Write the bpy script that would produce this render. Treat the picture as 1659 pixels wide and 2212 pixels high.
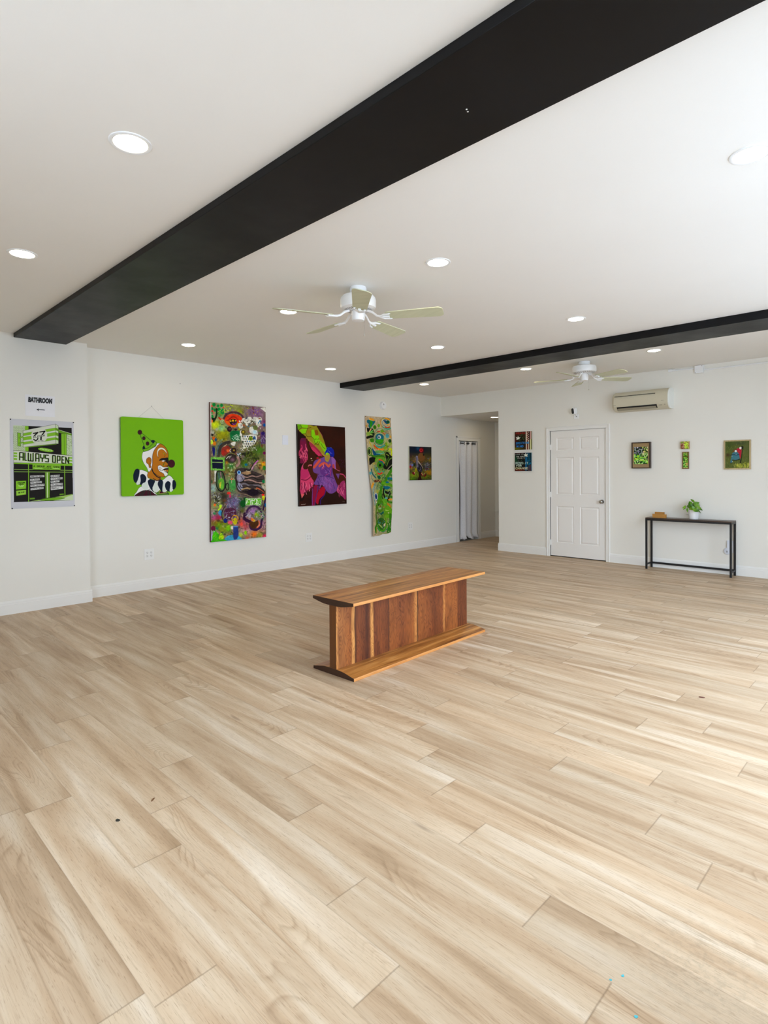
import bpy, bmesh, math, random
import numpy as np
from mathutils import Vector, Matrix

for o in list(bpy.data.objects):
    bpy.data.objects.remove(o, do_unlink=True)
scn = bpy.context.scene
COL = scn.collection
PI = math.pi

# ------------------------------------------------------------------ camera
FPX = 1235.70
CAM = Vector((6.9436, -8.7128, 1.4075))
yaw, pitch, roll = 0.7729, -0.0126, -0.0077
fwd = Vector((-math.sin(yaw)*math.cos(pitch), math.cos(yaw)*math.cos(pitch), math.sin(pitch)))
rgt0 = Vector((math.cos(yaw), math.sin(yaw), 0))
up0 = rgt0.cross(fwd)
rgt = rgt0*math.cos(roll) + up0*math.sin(roll)
upv = -rgt0*math.sin(roll) + up0*math.cos(roll)
cam_d = bpy.data.cameras.new('camera')
cam_o = bpy.data.objects.new('camera', cam_d); COL.objects.link(cam_o)
cam_o.matrix_world = Matrix(((rgt.x, upv.x, -fwd.x, CAM.x), (rgt.y, upv.y, -fwd.y, CAM.y),
                             (rgt.z, upv.z, -fwd.z, CAM.z), (0, 0, 0, 1)))
cam_d.sensor_fit = 'VERTICAL'; cam_d.sensor_height = 36.0; cam_d.sensor_width = 27.0
cam_d.lens = FPX/2212*36.0
cam_d.shift_y = -70.03/2212
cam_d.clip_start = 0.05; cam_d.clip_end = 200
scn.camera = cam_o

# ------------------------------------------------------------------ world, light, exposure
scn.view_settings.view_transform = 'Standard'
scn.view_settings.look = 'None'
scn.view_settings.gamma = 1.0
scn.view_settings.use_curve_mapping = False
scn.view_settings.exposure = 0.0
SKY_STRENGTH = 8.45
world = bpy.data.worlds.new('overcast_sky'); scn.world = world; world.use_nodes = True
wn = world.node_tree; wn.nodes.clear()
w_out = wn.nodes.new('ShaderNodeOutputWorld'); w_bg = wn.nodes.new('ShaderNodeBackground')
w_bg.inputs['Color'].default_value = (0.79, 0.935, 1.12, 1); w_bg.inputs['Strength'].default_value = SKY_STRENGTH
wn.links.new(w_bg.outputs[0], w_out.inputs[0])
try:
    world.cycles.sampling_method = 'MANUAL'; world.cycles.sample_map_resolution = 64
except Exception: pass
try:
    scn.cycles.max_bounces = 12; scn.cycles.diffuse_bounces = 8; scn.cycles.glossy_bounces = 4
    scn.cycles.transparent_max_bounces = 12; scn.cycles.caustics_reflective = False; scn.cycles.caustics_refractive = False
except Exception: pass

RX = 7.35          # right wall
FY = -9.9        # front (street) wall
BY2 = 2.2         # end of the hall
H = 2.85
WIN = []          # (centre, size_x, size_z, axis) of the street windows, for their light portals
def portal(cx, cy, cz, sx, sz, rot):
    l = bpy.data.lights.new('window_daylight', 'AREA'); l.shape = 'RECTANGLE'; l.size = sx; l.size_y = sz
    l.cycles.is_portal = True
    o = bpy.data.objects.new('window_daylight', l); COL.objects.link(o)
    o.location = (cx, cy, cz); o.rotation_euler = rot
    return o
FW = [(4.7, 7.0)]                 # street-front windows, x ranges
SW = [(-6.7, -4.5), (-4.2, -2.0)]            # side windows, y ranges
for a, b in FW: portal((a+b)/2, FY-0.02, 1.4, b-a, 2.6, (PI/2, 0, 0))
for a, b in SW: portal(RX+0.02, (a+b)/2, 1.4, b-a, 2.6, (PI/2, 0, PI/2))

# ------------------------------------------------------------------ material helpers
def lin(c):
    c = c/255.0
    return c/12.92 if c <= 0.04045 else ((c+0.055)/1.055)**2.4
def rgb(r, g, b): return (lin(r), lin(g), lin(b), 1.0)
class NT:
    def __init__(s, name):
        s.m = bpy.data.materials.new(name); s.m.use_nodes = True
        s.t = s.m.node_tree; s.t.nodes.clear()
        s.out = s.t.nodes.new('ShaderNodeOutputMaterial'); s.b = s.t.nodes.new('ShaderNodeBsdfPrincipled')
        s.t.links.new(s.b.outputs[0], s.out.inputs[0])
    def n(s, typ, **k):
        x = s.t.nodes.new(typ)
        for a, v in k.items():
            if a.startswith('i_'):
                key = a[2:]
                key = int(key) if key.isdigit() else key.replace('_', ' ')
                x.inputs[key].default_value = v
            else: setattr(x, a, v)
        return x
    def l(s, a, b): s.t.links.new(a, b)
    def coords(s, kind='Object', scale=(1, 1, 1), rot=(0, 0, 0), loc=(0, 0, 0)):
        tc = s.n('ShaderNodeTexCoord'); mp = s.n('ShaderNodeMapping')
        s.l(tc.outputs[kind], mp.inputs[0])
        mp.inputs['Scale'].default_value = scale; mp.inputs['Rotation'].default_value = rot; mp.inputs['Location'].default_value = loc
        return mp.outputs[0]
    def noise(s, vec, scale, detail=4, rough=0.5, dist=0.0):
        x = s.n('ShaderNodeTexNoise'); x.inputs['Scale'].default_value = scale; x.inputs['Detail'].default_value = detail
        x.inputs['Roughness'].default_value = rough; x.inputs['Distortion'].default_value = dist
        s.l(vec, x.inputs['Vector']); return x.outputs['Fac']
    def ramp(s, fac, stops, interp='LINEAR'):
        r = s.n('ShaderNodeValToRGB'); r.color_ramp.interpolation = interp
        e = r.color_ramp.elements
        while len(e) < len(stops): e.new(0.5)
        for q, (p, c) in zip(e, stops): q.position = p; q.color = c
        s.l(fac, r.inputs[0]); return r.outputs[0]
    def mix(s, fac, a, b, mode='MIX'):
        x = s.n('ShaderNodeMix'); x.data_type = 'RGBA'; x.blend_type = mode
        for v, i in ((fac, 0), (a, 6), (b, 7)):
            if isinstance(v, (int, float, tuple)): x.inputs[i].default_value = v
            else: s.l(v, x.inputs[i])
        return x.outputs[2]
    def math(s, op, a, b=0.0):
        x = s.n('ShaderNodeMath'); x.operation = op
        for i, v in enumerate((a, b)):
            if isinstance(v, (int, float)): x.inputs[i].default_value = v
            else: s.l(v, x.inputs[i])
        return x.outputs[0]
    def col(s, v):
        if isinstance(v, tuple): s.b.inputs['Base Color'].default_value = v
        else: s.l(v, s.b.inputs['Base Color'])
        return s
    def rough(s, v):
        if isinstance(v, (int, float)): s.b.inputs['Roughness'].default_value = v
        else: s.l(v, s.b.inputs['Roughness'])
        return s
    def bump(s, h, strength=0.1, dist=0.002):
        x = s.n('ShaderNodeBump'); x.inputs['Strength'].default_value = strength; x.inputs['Distance'].default_value = dist
        s.l(h, x.inputs['Height']); s.l(x.outputs[0], s.b.inputs['Normal']); return s
def simple(name, c, rough=0.5, metal=0.0, var=0.04, spec=0.5, scale=20, bump=0.0):
    t = NT(name); v = t.noise(t.coords(), scale, 3)
    lo = tuple(x*(1-var) for x in c[:3])+(1,); hi = tuple(min(1, x*(1+var)) for x in c[:3])+(1,)
    t.col(t.ramp(v, [(0.3, lo), (0.7, hi)])).rough(rough)
    t.b.inputs['Metallic'].default_value = metal; t.b.inputs['Specular IOR Level'].default_value = spec
    if bump: t.bump(v, bump)
    return t.m
def emit(name, c, strength):
    t = NT(name); t.col(c); t.b.inputs['Emission Color'].default_value = c; t.b.inputs['Emission Strength'].default_value = strength
    return t.m

# ------------------------------------------------------------------ mesh helpers
def obj(name, bm, m, parent=None, smooth=False, bevel=0.0, seg=2):
    bmesh.ops.recalc_face_normals(bm, faces=bm.faces)
    me = bpy.data.meshes.new(name); bm.to_mesh(me); bm.free()
    for x in (m if isinstance(m, (list, tuple)) else [m]): me.materials.append(x)
    if smooth:
        for p in me.polygons: p.use_smooth = True
        try: me.set_sharp_from_angle(angle=math.radians(38))
        except Exception: pass
    o = bpy.data.objects.new(name, me); COL.objects.link(o)
    if parent: o.parent = parent
    if bevel:
        md = o.modifiers.new('bevel', 'BEVEL'); md.width = bevel; md.segments = seg; md.limit_method = 'ANGLE'
        md.angle_limit = math.radians(40)
    return o
def box(bm, x0, y0, z0, x1, y1, z1, mi=0):
    vs = [bm.verts.new((x, y, z)) for x in (x0, x1) for y in (y0, y1) for z in (z0, z1)]
    fs = []
    for q in ((0, 1, 3, 2), (4, 6, 7, 5), (0, 4, 5, 1), (2, 3, 7, 6), (0, 2, 6, 4), (1, 5, 7, 3)):
        f = bm.faces.new([vs[i] for i in q]); f.material_index = mi; fs.append(f)
    return fs
def boxes(*bs):
    bm = bmesh.new()
    for b in bs: box(bm, *b)
    return bm
def prism(bm, pts, axis, a, b, mi=0):
    """extrude a 2D outline along an axis; pts in the other two axes, in xyz order"""
    def P(p, t):
        if axis == 0: return (t, p[0], p[1])
        if axis == 1: return (p[0], t, p[1])
        return (p[0], p[1], t)
    A = [bm.verts.new(P(p, a)) for p in pts]; B = [bm.verts.new(P(p, b)) for p in pts]
    n = len(pts)
    bm.faces.new(A[::-1]).material_index = mi; bm.faces.new(B).material_index = mi
    for i in range(n): bm.faces.new((A[i], A[(i+1) % n], B[(i+1) % n], B[i])).material_index = mi
    return bm
def lathe(bm, prof, c=(0, 0, 0), n=32, axis='z', mi=0, cap=True):
    rings = []
    for r, z in prof:
        ring = []
        for i in range(n):
            t = 2*PI*i/n; x, y = r*math.cos(t), r*math.sin(t)
            p = {'z': (x, y, z), 'x': (z, x, y), 'y': (x, z, y)}[axis]
            ring.append(bm.verts.new((p[0]+c[0], p[1]+c[1], p[2]+c[2])))
        rings.append(ring)
    for a, b in zip(rings, rings[1:]):
        for i in range(n): bm.faces.new((a[i], a[(i+1) % n], b[(i+1) % n], b[i])).material_index = mi
    if cap:
        for q in (rings[0], rings[-1]):
            bm.faces.new(q).material_index = mi
    return bm
def tube(bm, pts, r, n=8, mi=0):
    pts = [Vector(p) for p in pts]; rings = []
    for i, p in enumerate(pts):
        d = (pts[min(i+1, len(pts)-1)]-pts[max(i-1, 0)]).normalized()
        a = d.cross(Vector((0, 0, 1)));
        if a.length < 1e-3: a = d.cross(Vector((1, 0, 0)))
        a.normalize(); b = d.cross(a)
        rr = r[i] if isinstance(r, (list, tuple)) else r
        rings.append([bm.verts.new(p+a*(rr*math.cos(2*PI*k/n))+b*(rr*math.sin(2*PI*k/n))) for k in range(n)])
    for a, b in zip(rings, rings[1:]):
        for k in range(n): bm.faces.new((a[k], a[(k+1) % n], b[(k+1) % n], b[k])).material_index = mi
    bm.faces.new(rings[0]).material_index = mi; bm.faces.new(rings[-1][::-1]).material_index = mi
    return bm
def thing(name, label, cat, loc=(0, 0, 0), rotz=0.0, group=None):
    o = bpy.data.objects.new(name, None); COL.objects.link(o); o.empty_display_size = 0.1
    o.location = loc; o.rotation_euler = (0, 0, rotz); o['label'] = label; o['category'] = cat
    if group: o['group'] = group
    return o
def tag(o, label, cat, group=None):
    o['label'] = label; o['category'] = cat
    if group: o['group'] = group
    return o
def struct(name, bm, m, **k):
    o = obj(name, bm, m, **k); o['kind'] = 'structure'; return o
def dup(root, loc, rotz=None, label=None, group=None):
    r = root.copy(); COL.objects.link(r); r.location = loc
    if rotz is not None: r.rotation_euler = (0, 0, rotz)
    if label: r['label'] = label
    if group: r['group'] = group
    for ch in list(root.children):
        c = ch.copy(); COL.objects.link(c); c.parent = r
        for g in ch.children:
            d = g.copy(); COL.objects.link(d); d.parent = c
    return r

# ------------------------------------------------------------------ setting materials
def paint_mat(name, c, rough=0.55):
    t = NT(name); co = t.coords()
    a = t.noise(co, 1.3, 4); b = t.noise(co, 60, 3)
    lo = tuple(x*0.985 for x in c[:3])+(1,)
    t.col(t.ramp(a, [(0.35, lo), (0.65, c)])).rough(rough).bump(b, 0.12, 0.0015)
    t.b.inputs['Specular IOR Level'].default_value = 0.35
    return t.m
M_wall = paint_mat('white_wall_paint', (0.79, 0.773, 0.712, 1))
M_ceil = paint_mat('white_ceiling_paint', (0.83, 0.815, 0.785, 1), 0.7)
M_trim = paint_mat('white_gloss_trim', (0.81, 0.805, 0.775, 1), 0.35)
M_door = paint_mat('cream_door_paint', (0.82, 0.80, 0.765, 1), 0.4)
def beam_mat():
    t = NT('black_beam_paint'); co = t.coords()
    a = t.noise(co, 2.2, 5, 0.6)
    t.col(t.ramp(a, [(0.3, (0.005, 0.005, 0.0055, 1)), (0.7, (0.008, 0.008, 0.009, 1))])).rough(t.ramp(a, [(0.3, (0.36,)*3+(1,)), (0.7, (0.50,)*3+(1,))]))
    t.b.inputs['Specular IOR Level'].default_value = 0.14
    return t.m
M_beam = beam_mat()
M_dark = simple('dark_gap', (0.01, 0.01, 0.01, 1), 0.8)
M_concrete = simple('pavement_concrete', rgb(205, 206, 206), 0.9, scale=3)

def floor_mat():
    t = NT('oak_vinyl_planks')
    uv = t.n('ShaderNodeUVMap'); uv.uv_map = 'grain'
    ed = t.n('ShaderNodeUVMap'); ed.uv_map = 'edge'
    at = t.n('ShaderNodeAttribute'); at.attribute_name = 'plank'
    sp = t.n('ShaderNodeSeparateColor'); t.l(at.outputs['Color'], sp.inputs[0])
    def mapped(sc):
        mp = t.n('ShaderNodeMapping'); t.l(uv.outputs[0], mp.inputs[0]); mp.inputs['Scale'].default_value = sc
        cx = t.n('ShaderNodeCombineXYZ'); t.l(t.math('MULTIPLY', sp.outputs[2], 37.0), cx.inputs[2])
        ad = t.n('ShaderNodeVectorMath'); ad.operation = 'ADD'; t.l(mp.outputs[0], ad.inputs[0]); t.l(cx.outputs[0], ad.inputs[1])
        return ad.outputs[0]
    streak = t.noise(mapped((1.0, 11.5, 1)), 1.0, 2, 0.5, 0.5)        # broad light and dark bands along the board
    mid = t.noise(mapped((2.2, 34, 1)), 1.0, 4, 0.6, 0.3)
    fine = t.noise(mapped((7, 210, 1)), 1.0, 3, 0.65)
    # cathedral figure: contour lines of a slow field
    fld = t.noise(mapped((1.15, 6.5, 1)), 1.0, 1, 0.5, 0.6)
    ring = t.math('FRACT', t.math('MULTIPLY', fld, 26.0))
    dash = t.noise(mapped((26, 330, 1)), 1.0, 2, 0.6)
    mask = t.ramp(t.noise(mapped((1.6, 5.5, 1)), 1.0, 1), [(0.56, (0, 0, 0, 1)), (0.66, (1, 1, 1, 1))])
    knot = t.n('ShaderNodeTexVoronoi'); knot.inputs['Scale'].default_value = 1.0; t.l(mapped((0.9, 5.2, 1)), knot.inputs['Vector'])
    kn = t.ramp(knot.outputs['Distance'], [(0.02, (1, 1, 1, 1)), (0.07, (0, 0, 0, 1))])
    base = t.ramp(streak, [(0.20, rgb(160, 130, 98)), (0.42, rgb(196, 168, 137)), (0.58, rgb(213, 191, 163)), (0.80, rgb(236, 222, 202))])
    base = t.mix(t.math('MULTIPLY', mid, 0.35), base, rgb(172, 146, 116))
    # each board a little lighter or darker, warmer or greyer
    tone = t.ramp(sp.outputs[0], [(0.0, (0.78, 0.77, 0.76, 1)), (0.5, (0.98, 0.98, 0.98, 1)), (1.0, (1.12, 1.12, 1.12, 1))])
    base = t.mix(0.6, base, tone, 'MULTIPLY')
    base = t.mix(t.math('MULTIPLY', sp.outputs[1], 0.22), base, rgb(178, 158, 132))
    w2 = t.ramp(ring, [(0.0, (0.74, 0.69, 0.64, 1)), (0.30, (0.98, 0.98, 0.98, 1)), (0.85, (1.04, 1.04, 1.04, 1)), (1.0, (0.74, 0.69, 0.64, 1))])
    base = t.mix(t.math('ADD', 0.10, t.math('MULTIPLY', mask, 0.62)), base, t.mix(1.0, base, w2, 'MULTIPLY'))
    fcol = t.ramp(fine, [(0.34, (0.66, 0.61, 0.56, 1)), (0.50, (1, 1, 1, 1))])
    base = t.mix(0.4, base, t.mix(1.0, base, fcol, 'MULTIPLY'))
    dcol = t.ramp(dash, [(0.30, (0.62, 0.56, 0.50, 1)), (0.40, (1, 1, 1, 1))])
    base = t.mix(0.6, base, t.mix(1.0, base, dcol, 'MULTIPLY'))
    base = t.mix(t.math('MULTIPLY', kn, 0.45), base, rgb(112, 82, 58))
    # scuffed, greyish patch near the street windows
    co = t.coords('Object')
    ds = t.n('ShaderNodeVectorMath'); ds.operation = 'DISTANCE'; t.l(co, ds.inputs[0]); ds.inputs[1].default_value = (6.48, -6.95, 0)
    near = t.ramp(ds.outputs['Value'], [(0.03, (1, 1, 1, 1)), (0.30, (0, 0, 0, 1))])
    sc = t.ramp(t.noise(co, 38, 6, 0.75), [(0.46, (0, 0, 0, 1)), (0.62, (1, 1, 1, 1))])
    base = t.mix(t.math('MULTIPLY', t.math('MULTIPLY', near, sc), 0.30), base, rgb(130, 120, 100))
    # joints
    se = t.n('ShaderNodeSeparateXYZ'); t.l(ed.outputs[0], se.inputs[0])
    L, W = 1.24, 0.181
    du = t.math('MINIMUM', se.outputs[0], t.math('SUBTRACT', L, se.outputs[0]))
    dv = t.math('MINIMUM', se.outputs[1], t.math('SUBTRACT', W, se.outputs[1]))
    ju = t.ramp(du, [(0.0, (0.8, 0.8, 0.8, 1)), (0.0012, (0, 0, 0, 1))])
    jv = t.ramp(dv, [(0.0, (0.3, 0.3, 0.3, 1)), (0.0007, (0, 0, 0, 1))])
    j = t.math('MAXIMUM', ju, jv)
    base = t.mix(t.math('MULTIPLY', j, 0.6), base, rgb(96, 74, 52))
    t.col(base)
    t.rough(t.ramp(mid, [(0.3, (0.40,)*3+(1,)), (0.7, (0.52,)*3+(1,))]))
    t.b.inputs['Specular IOR Level'].default_value = 0.28
    hb = t.math('SUBTRACT', t.math('MULTIPLY', fine, 0.5), j)
    t.bump(hb, 0.12, 0.001)
    return t.m
M_floor = floor_mat()

# ------------------------------------------------------------------ floor: planks run along x
rnd = random.Random(7)
PW, PL = 0.181, 1.24
known = {-1: .098, 0: 1.06, 2: .397, 3: .16, 4: 1.167, 5: .665, -2: .555, -3: .88, -4: 1.16, -5: .50, -6: .44, 1: .68}
verts, faces, uvg, uve, cols = [], [], [], [], []
X0, X1, Y0, Y1 = -0.03, RX+0.05, FY-0.1, BY2
k0 = int(math.floor((Y0+7.17)/PW)); k1 = int(math.ceil((Y1+7.17)/PW))
prev = 0.0
for k in range(k0, k1):
    ya, yb = -7.17+k*PW, -7.17+(k+1)*PW
    off = known.get(k)
    if off is None:
        off = (prev+0.25+rnd.random()*0.7) % PL
    prev = off
    x = off-PL-0.3 if off-PL-0.3 < X0 else off-PL
    x = off-2*PL
    while x < X1:
        xa, xb = max(x, X0), min(x+PL, X1)
        if xb > xa:
            c = (rnd.random(), rnd.random(), rnd.random(), 1)
            i = len(verts)
            verts += [(xa, ya, 0), (xb, ya, 0), (xb, yb, 0), (xa, yb, 0)]
            faces.append((i, i+1, i+2, i+3))
            gu, gv = rnd.random()*30, rnd.random()*9
            fl = -1 if rnd.random() < 0.5 else 1
            for (px, py) in ((xa-x, 0), (xb-x, 0), (xb-x, PW), (xa-x, PW)):
                uvg.append((gu+fl*px, gv+py)); uve.append((px, py)); cols.append(c)
        x += PL
me = bpy.data.meshes.new('floor'); me.from_pydata(verts, [], faces)
l1 = me.uv_layers.new(name='grain'); l2 = me.uv_layers.new(name='edge')
l1.data.foreach_set('uv', np.array(uvg, 'f').ravel()); l2.data.foreach_set('uv', np.array(uve, 'f').ravel())
ca = me.color_attributes.new('plank', 'FLOAT_COLOR', 'CORNER'); ca.data.foreach_set('color', np.array(cols, 'f').ravel())
me.materials.append(M_floor)
floor = bpy.data.objects.new('floor', me); COL.objects.link(floor); floor['kind'] = 'structure'

# ------------------------------------------------------------------ shell
T = 0.16
PX, PY = 0.191, -6.4625       # the wall stands forward of the recess up to here
OX, OH = 1.297, 2.48          # hall opening
struct('ceiling', boxes((-T, FY-T, H, RX+T, 0.0, H+0.1)), M_ceil)
bm = boxes((-T, PY, 0, 0, 0.0, H))
struct('wall_left', bm, M_wall)
struct('wall_left_front', boxes((-T, FY, 0, PX, PY, H)), M_wall)
DX0, DX1, DH = 2.293, 3.232, 2.068
struct('wall_back', boxes((-T, 0, OH, OX, T, H), (OX, 0, 0, DX0, T, H), (DX0, 0, DH, DX1, T, H), (DX1, 0, 0, RX, T, H)), M_wall)
struct('wall_light_block', boxes((DX0-0.1, T+0.35, -0.02, DX1+0.1, T+0.4, H), (DX0-0.1, T, -0.02, DX0-0.05, T+0.4, H), (DX1+0.05, T, -0.02, DX1+0.1, T+0.4, H)), M_dark)  # unseen black box added behind the door to stop sky showing under it
# right wall and street wall with shop windows
def wall_with_windows(name, axis, pos, a, b, wins, z0=0.08, z1=2.72):
    bs = []
    cur = a
    for w0, w1 in wins:
        bs.append((cur, w0, 0, H)); bs.append((w0, w1, 0, z0)); bs.append((w0, w1, z1, H)); cur = w1
    bs.append((cur, b, 0, H))
    bm = bmesh.new()
    for p, q, r, s in bs:
        if axis == 0: box(bm, pos, p, r, pos+T, q, s)
        else: box(bm, p, pos-T, r, q, pos, s)
    return struct(name, bm, M_wall)
wall_with_windows('wall_right', 0, RX, FY, T, SW)
wall_with_windows('wall_front', 1, FY, -T, RX+T, FW)
t = NT('window_glass'); g = t.n('ShaderNodeBsdfTransparent'); gl = t.n('ShaderNodeBsdfGlossy'); mx = t.n('ShaderNodeMixShader')
gl.inputs['Roughness'].default_value = 0.02; mx.inputs[0].default_value = 0.06
t.l(g.outputs[0], mx.inputs[1]); t.l(gl.outputs[0], mx.inputs[2]); t.l(mx.outputs[0], t.out.inputs[0]); M_glass = t.m
M_alu = simple('window_frame_metal', rgb(60, 60, 62), 0.4, 0.6)
wi = 1
for ax, wins in ((1, FW), (0, SW)):
    for a, b in wins:
        bm = bmesh.new(); mid = (a+b)/2; e = 0.05
        for p, q, r, s in ((a, a+e, .08, 2.72), (b-e, b, .08, 2.72), (a, b, .08, .08+e), (a, b, 2.72-e, 2.72), (mid-.025, mid+.025, .08, 2.72)):
            if ax: box(bm, p, FY-0.11, r, q, FY-0.05, s)
            else: box(bm, RX+0.05, p, r, RX+0.11, q, s)
        fr = struct('window_%d' % wi, bm, M_alu)
        bm = bmesh.new()
        if ax: box(bm, a+e, FY-0.083, .13, b-e, FY-0.077, 2.67)
        else: box(bm, RX+0.077, a+e, .13, RX+0.083, b-e, 2.67)
        obj('pane', bm, M_glass, fr); wi += 1
# the pavement outside
struct('ground', boxes((-14, -34, -0.25, 34, 14, -0.12)), M_concrete)

# hall behind the opening
HX = 2.9
DY0, DY1 = 0.56, 1.215        # curtained doorway in the hall's left wall
EY = 1.87
struct('wall_hall_left', boxes((-T, 0.0, 0, -0.006, DY0, OH), (-T, DY0, 2.035, -0.006, DY1, OH), (-T, DY1, 0, -0.006, EY, OH)), M_wall)
struct('wall_hall_end', boxes((-T, EY, 0, HX, EY+T, OH)), M_wall)
struct('wall_hall_right', boxes((HX, T, 0, HX+T, EY+T, OH)), M_wall)
struct('ceiling_hall', boxes((-T, T+0.001, OH, HX+T, EY+T, OH+0.1)), M_ceil)
struct('wall_hall_side', boxes((-T-0.9, DY0-0.3, 0, -T-0.8, DY1+0.3, OH), (-T-0.9, DY0-0.3, 0, -T, DY0-0.2, OH), (-T-0.9, DY1+0.2, 0, -T, DY1+0.3, OH), (-T-0.9, DY0-0.3, OH, -T, DY1+0.3, OH+.05), (-T-0.9, DY0-0.3, -0.1, -T+0.1, DY1+0.3, -0.004)), M_wall)

# ------------------------------------------------------------------ baseboards
def base_profile():
    return [(0, 0), (0.015, 0), (0.015, 0.098), (0.0125, 0.104), (0.0125, 0.118), (0.008, 0.127), (0.004, 0.134), (0, 0.136)]
def baseboard(name, segs):
    bm = bmesh.new()
    for axis, wall, sgn, a, b in segs:
        pr = [(wall+sgn*d, z) for d, z in base_profile()]
        if axis == 1: prism(bm, pr, 1, a, b)       # runs along y, wall plane at x
        else: prism(bm, pr, 0, a, b)               # runs along x, wall plane at y
    return struct(name, bm, M_trim)
baseboard('baseboard_left', [(1, 0.0, 1, PY-0.0, 0.0)])
baseboard('baseboard_left_front', [(1, PX, 1, FY, PY+0.015), (0, PY, 1, 0.015, PX+0.0)])
baseboard('baseboard_back', [(0, 0.0, -1, OX-0.012, DX0-0.067), (0, 0.0, -1, DX1+0.058, RX)])
baseboard('baseboard_right', [(1, RX, -1, FY, 0.0)])
baseboard('baseboard_hall', [(1, -0.006, 1, 0.0, DY0-0.10), (1, -0.006, 1, DY1+0.10, EY), (0, EY, -1, 0.0, HX), (1, OX, -1, 0.0, T)])

# ------------------------------------------------------------------ panelled door in the back wall
def door_slab():
    w, h = DX1-DX0-0.006, DH-0.016
    bm = bmesh.new()
    cols = [(0.117, 0.435), (0.545, 0.882)]; rows = [(0.057, 0.158), (0.213, 0.510), (0.602, 0.895)]
    xs = [0]+[c for q in cols for c in q]+[1]; zs = [0]+[r for q in rows for r in q]+[1]
    def P(u, v, d): return bm.verts.new((DX0+0.003+u*w, 0.012+d, 0.014+(1-v)*h))
    for i in range(5):
        for j in range(7):
            u0, u1, v0, v1 = xs[i], xs[i+1], zs[j], zs[j+1]
            if i % 2 == 1 and j % 2 == 1:
                a = 0.018/w; b = 0.018/h
                loops = [(0, 0), (0.010, 0.010), (0.016, 0.010), (0.036, 0.001)]
                rings = []
                for ins, d in loops:
                    iu, iv = ins/w, ins/h
                    rings.append([P(u0+iu, v0+iv, d), P(u1-iu, v0+iv, d), P(u1-iu, v1-iv, d), P(u0+iu, v1-iv, d)])
                for p, q in zip(rings, rings[1:]):
                    for s in range(4): bm.faces.new((p[s], p[(s+1) % 4], q[(s+1) % 4], q[s]))
                bm.faces.new(rings[-1])
            else:
                bm.faces.new((P(u0, v0, 0), P(u1, v0, 0), P(u1, v1, 0), P(u0, v1, 0)))
    bmesh.ops.remove_doubles(bm, verts=bm.verts, dist=1e-5)
    ext = bmesh.ops.extrude_edge_only(bm, edges=[e for e in bm.edges if e.is_boundary])
    for g in ext['geom']:
        if isinstance(g, bmesh.types.BMVert): g.co.y = 0.052
    return bm
door = struct('door_1', door_slab(), M_door)
bm = bmesh.new()
# casing with a stepped profile, mitred corners by simple legs and head
def casing(bm, x0, x1, zt, cw=0.062, y=0.0):
    prof = [(0.0, 0.0), (0.0, 0.011), (0.012, 0.013), (0.040, 0.015), (0.046, 0.020), (0.058, 0.020), (cw, 0.016), (cw, 0.0)]
    path = [(x0, 0.0, -1, 0), (x0, zt, -1, 1), (x1, zt, 1, 1), (x1, 0.0, 1, 0)]
    rings = [[bm.verts.new((px+sx*o, y-d, pz+sz*o)) for o, d in prof] for px, pz, sx, sz in path]
    for a, b in zip(rings, rings[1:]):
        for k in range(len(prof)-1): bm.faces.new((a[k], a[k+1], b[k+1], b[k]))
    box(bm, x0-0.012, y+0.0005, 0, x0, y+T, zt+0.012); box(bm, x1, y+0.0005, 0, x1+0.012, y+T, zt+0.012); box(bm, x0, y+0.0005, zt, x1, y+T, zt+0.012)
casing(bm, DX0, DX1, DH)
obj('door_frame', bm, M_trim, door)
M_chrome = simple('brushed_nickel', (0.45, 0.44, 0.42, 1), 0.22, 1.0)
kn = obj('door_knob', lathe(bmesh.new(), [(0.0, -0.068), (0.014, -0.067), (0.024, -0.062), (0.029, -0.052), (0.027, -0.042), (0.016, -0.034), (0.011, -0.026), (0.012, -0.012), (0.031, -0.010), (0.033, 0.0)], (3.165, 0.012, 0.925), 24, 'y', cap=False), M_chrome, door, smooth=True)
kn['label'] = 'round nickel door knob'
for hz in (0.23, 1.02, 1.80):
    bm = bmesh.new(); lathe(bm, [(0.006, -0.045), (0.006, 0.045)], (DX0+0.003, 0.004, hz), 10)
    box(bm, DX0-0.002, 0.0095, hz-0.045, DX0+0.02, 0.0125, hz+0.045)
    obj('hinge', bm, M_trim, door, smooth=True)
obj('threshold_shade', boxes((DX0, 0.03, -0.0005, DX1, 0.05, 0.014)), M_dark, door)  # near-black strip filling the gap under the door, standing for its shade

# ------------------------------------------------------------------ curtained doorway in the hall
bm = bmesh.new()
cw = 0.085
for a, b, z0, z1 in ((DY0-cw, DY0, 0, 2.035+cw), (DY1, DY1+cw, 0, 2.035+cw), (DY0, DY1, 2.035, 2.035+cw)):
    box(bm, -0.006, a, z0, 0.008, b, z1)
for a, b, z0, z1 in ((DY0-cw, DY0-cw+0.03, 0, 2.035+cw), (DY1+cw-0.03, DY1+cw, 0, 2.035+cw), (DY0-cw, DY1+cw, 2.035+cw-0.03, 2.035+cw)):
    box(bm, 0.0, a, z0, 0.014, b, z1)
struct('trim_1', bm, M_trim, bevel=0.002)

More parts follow.
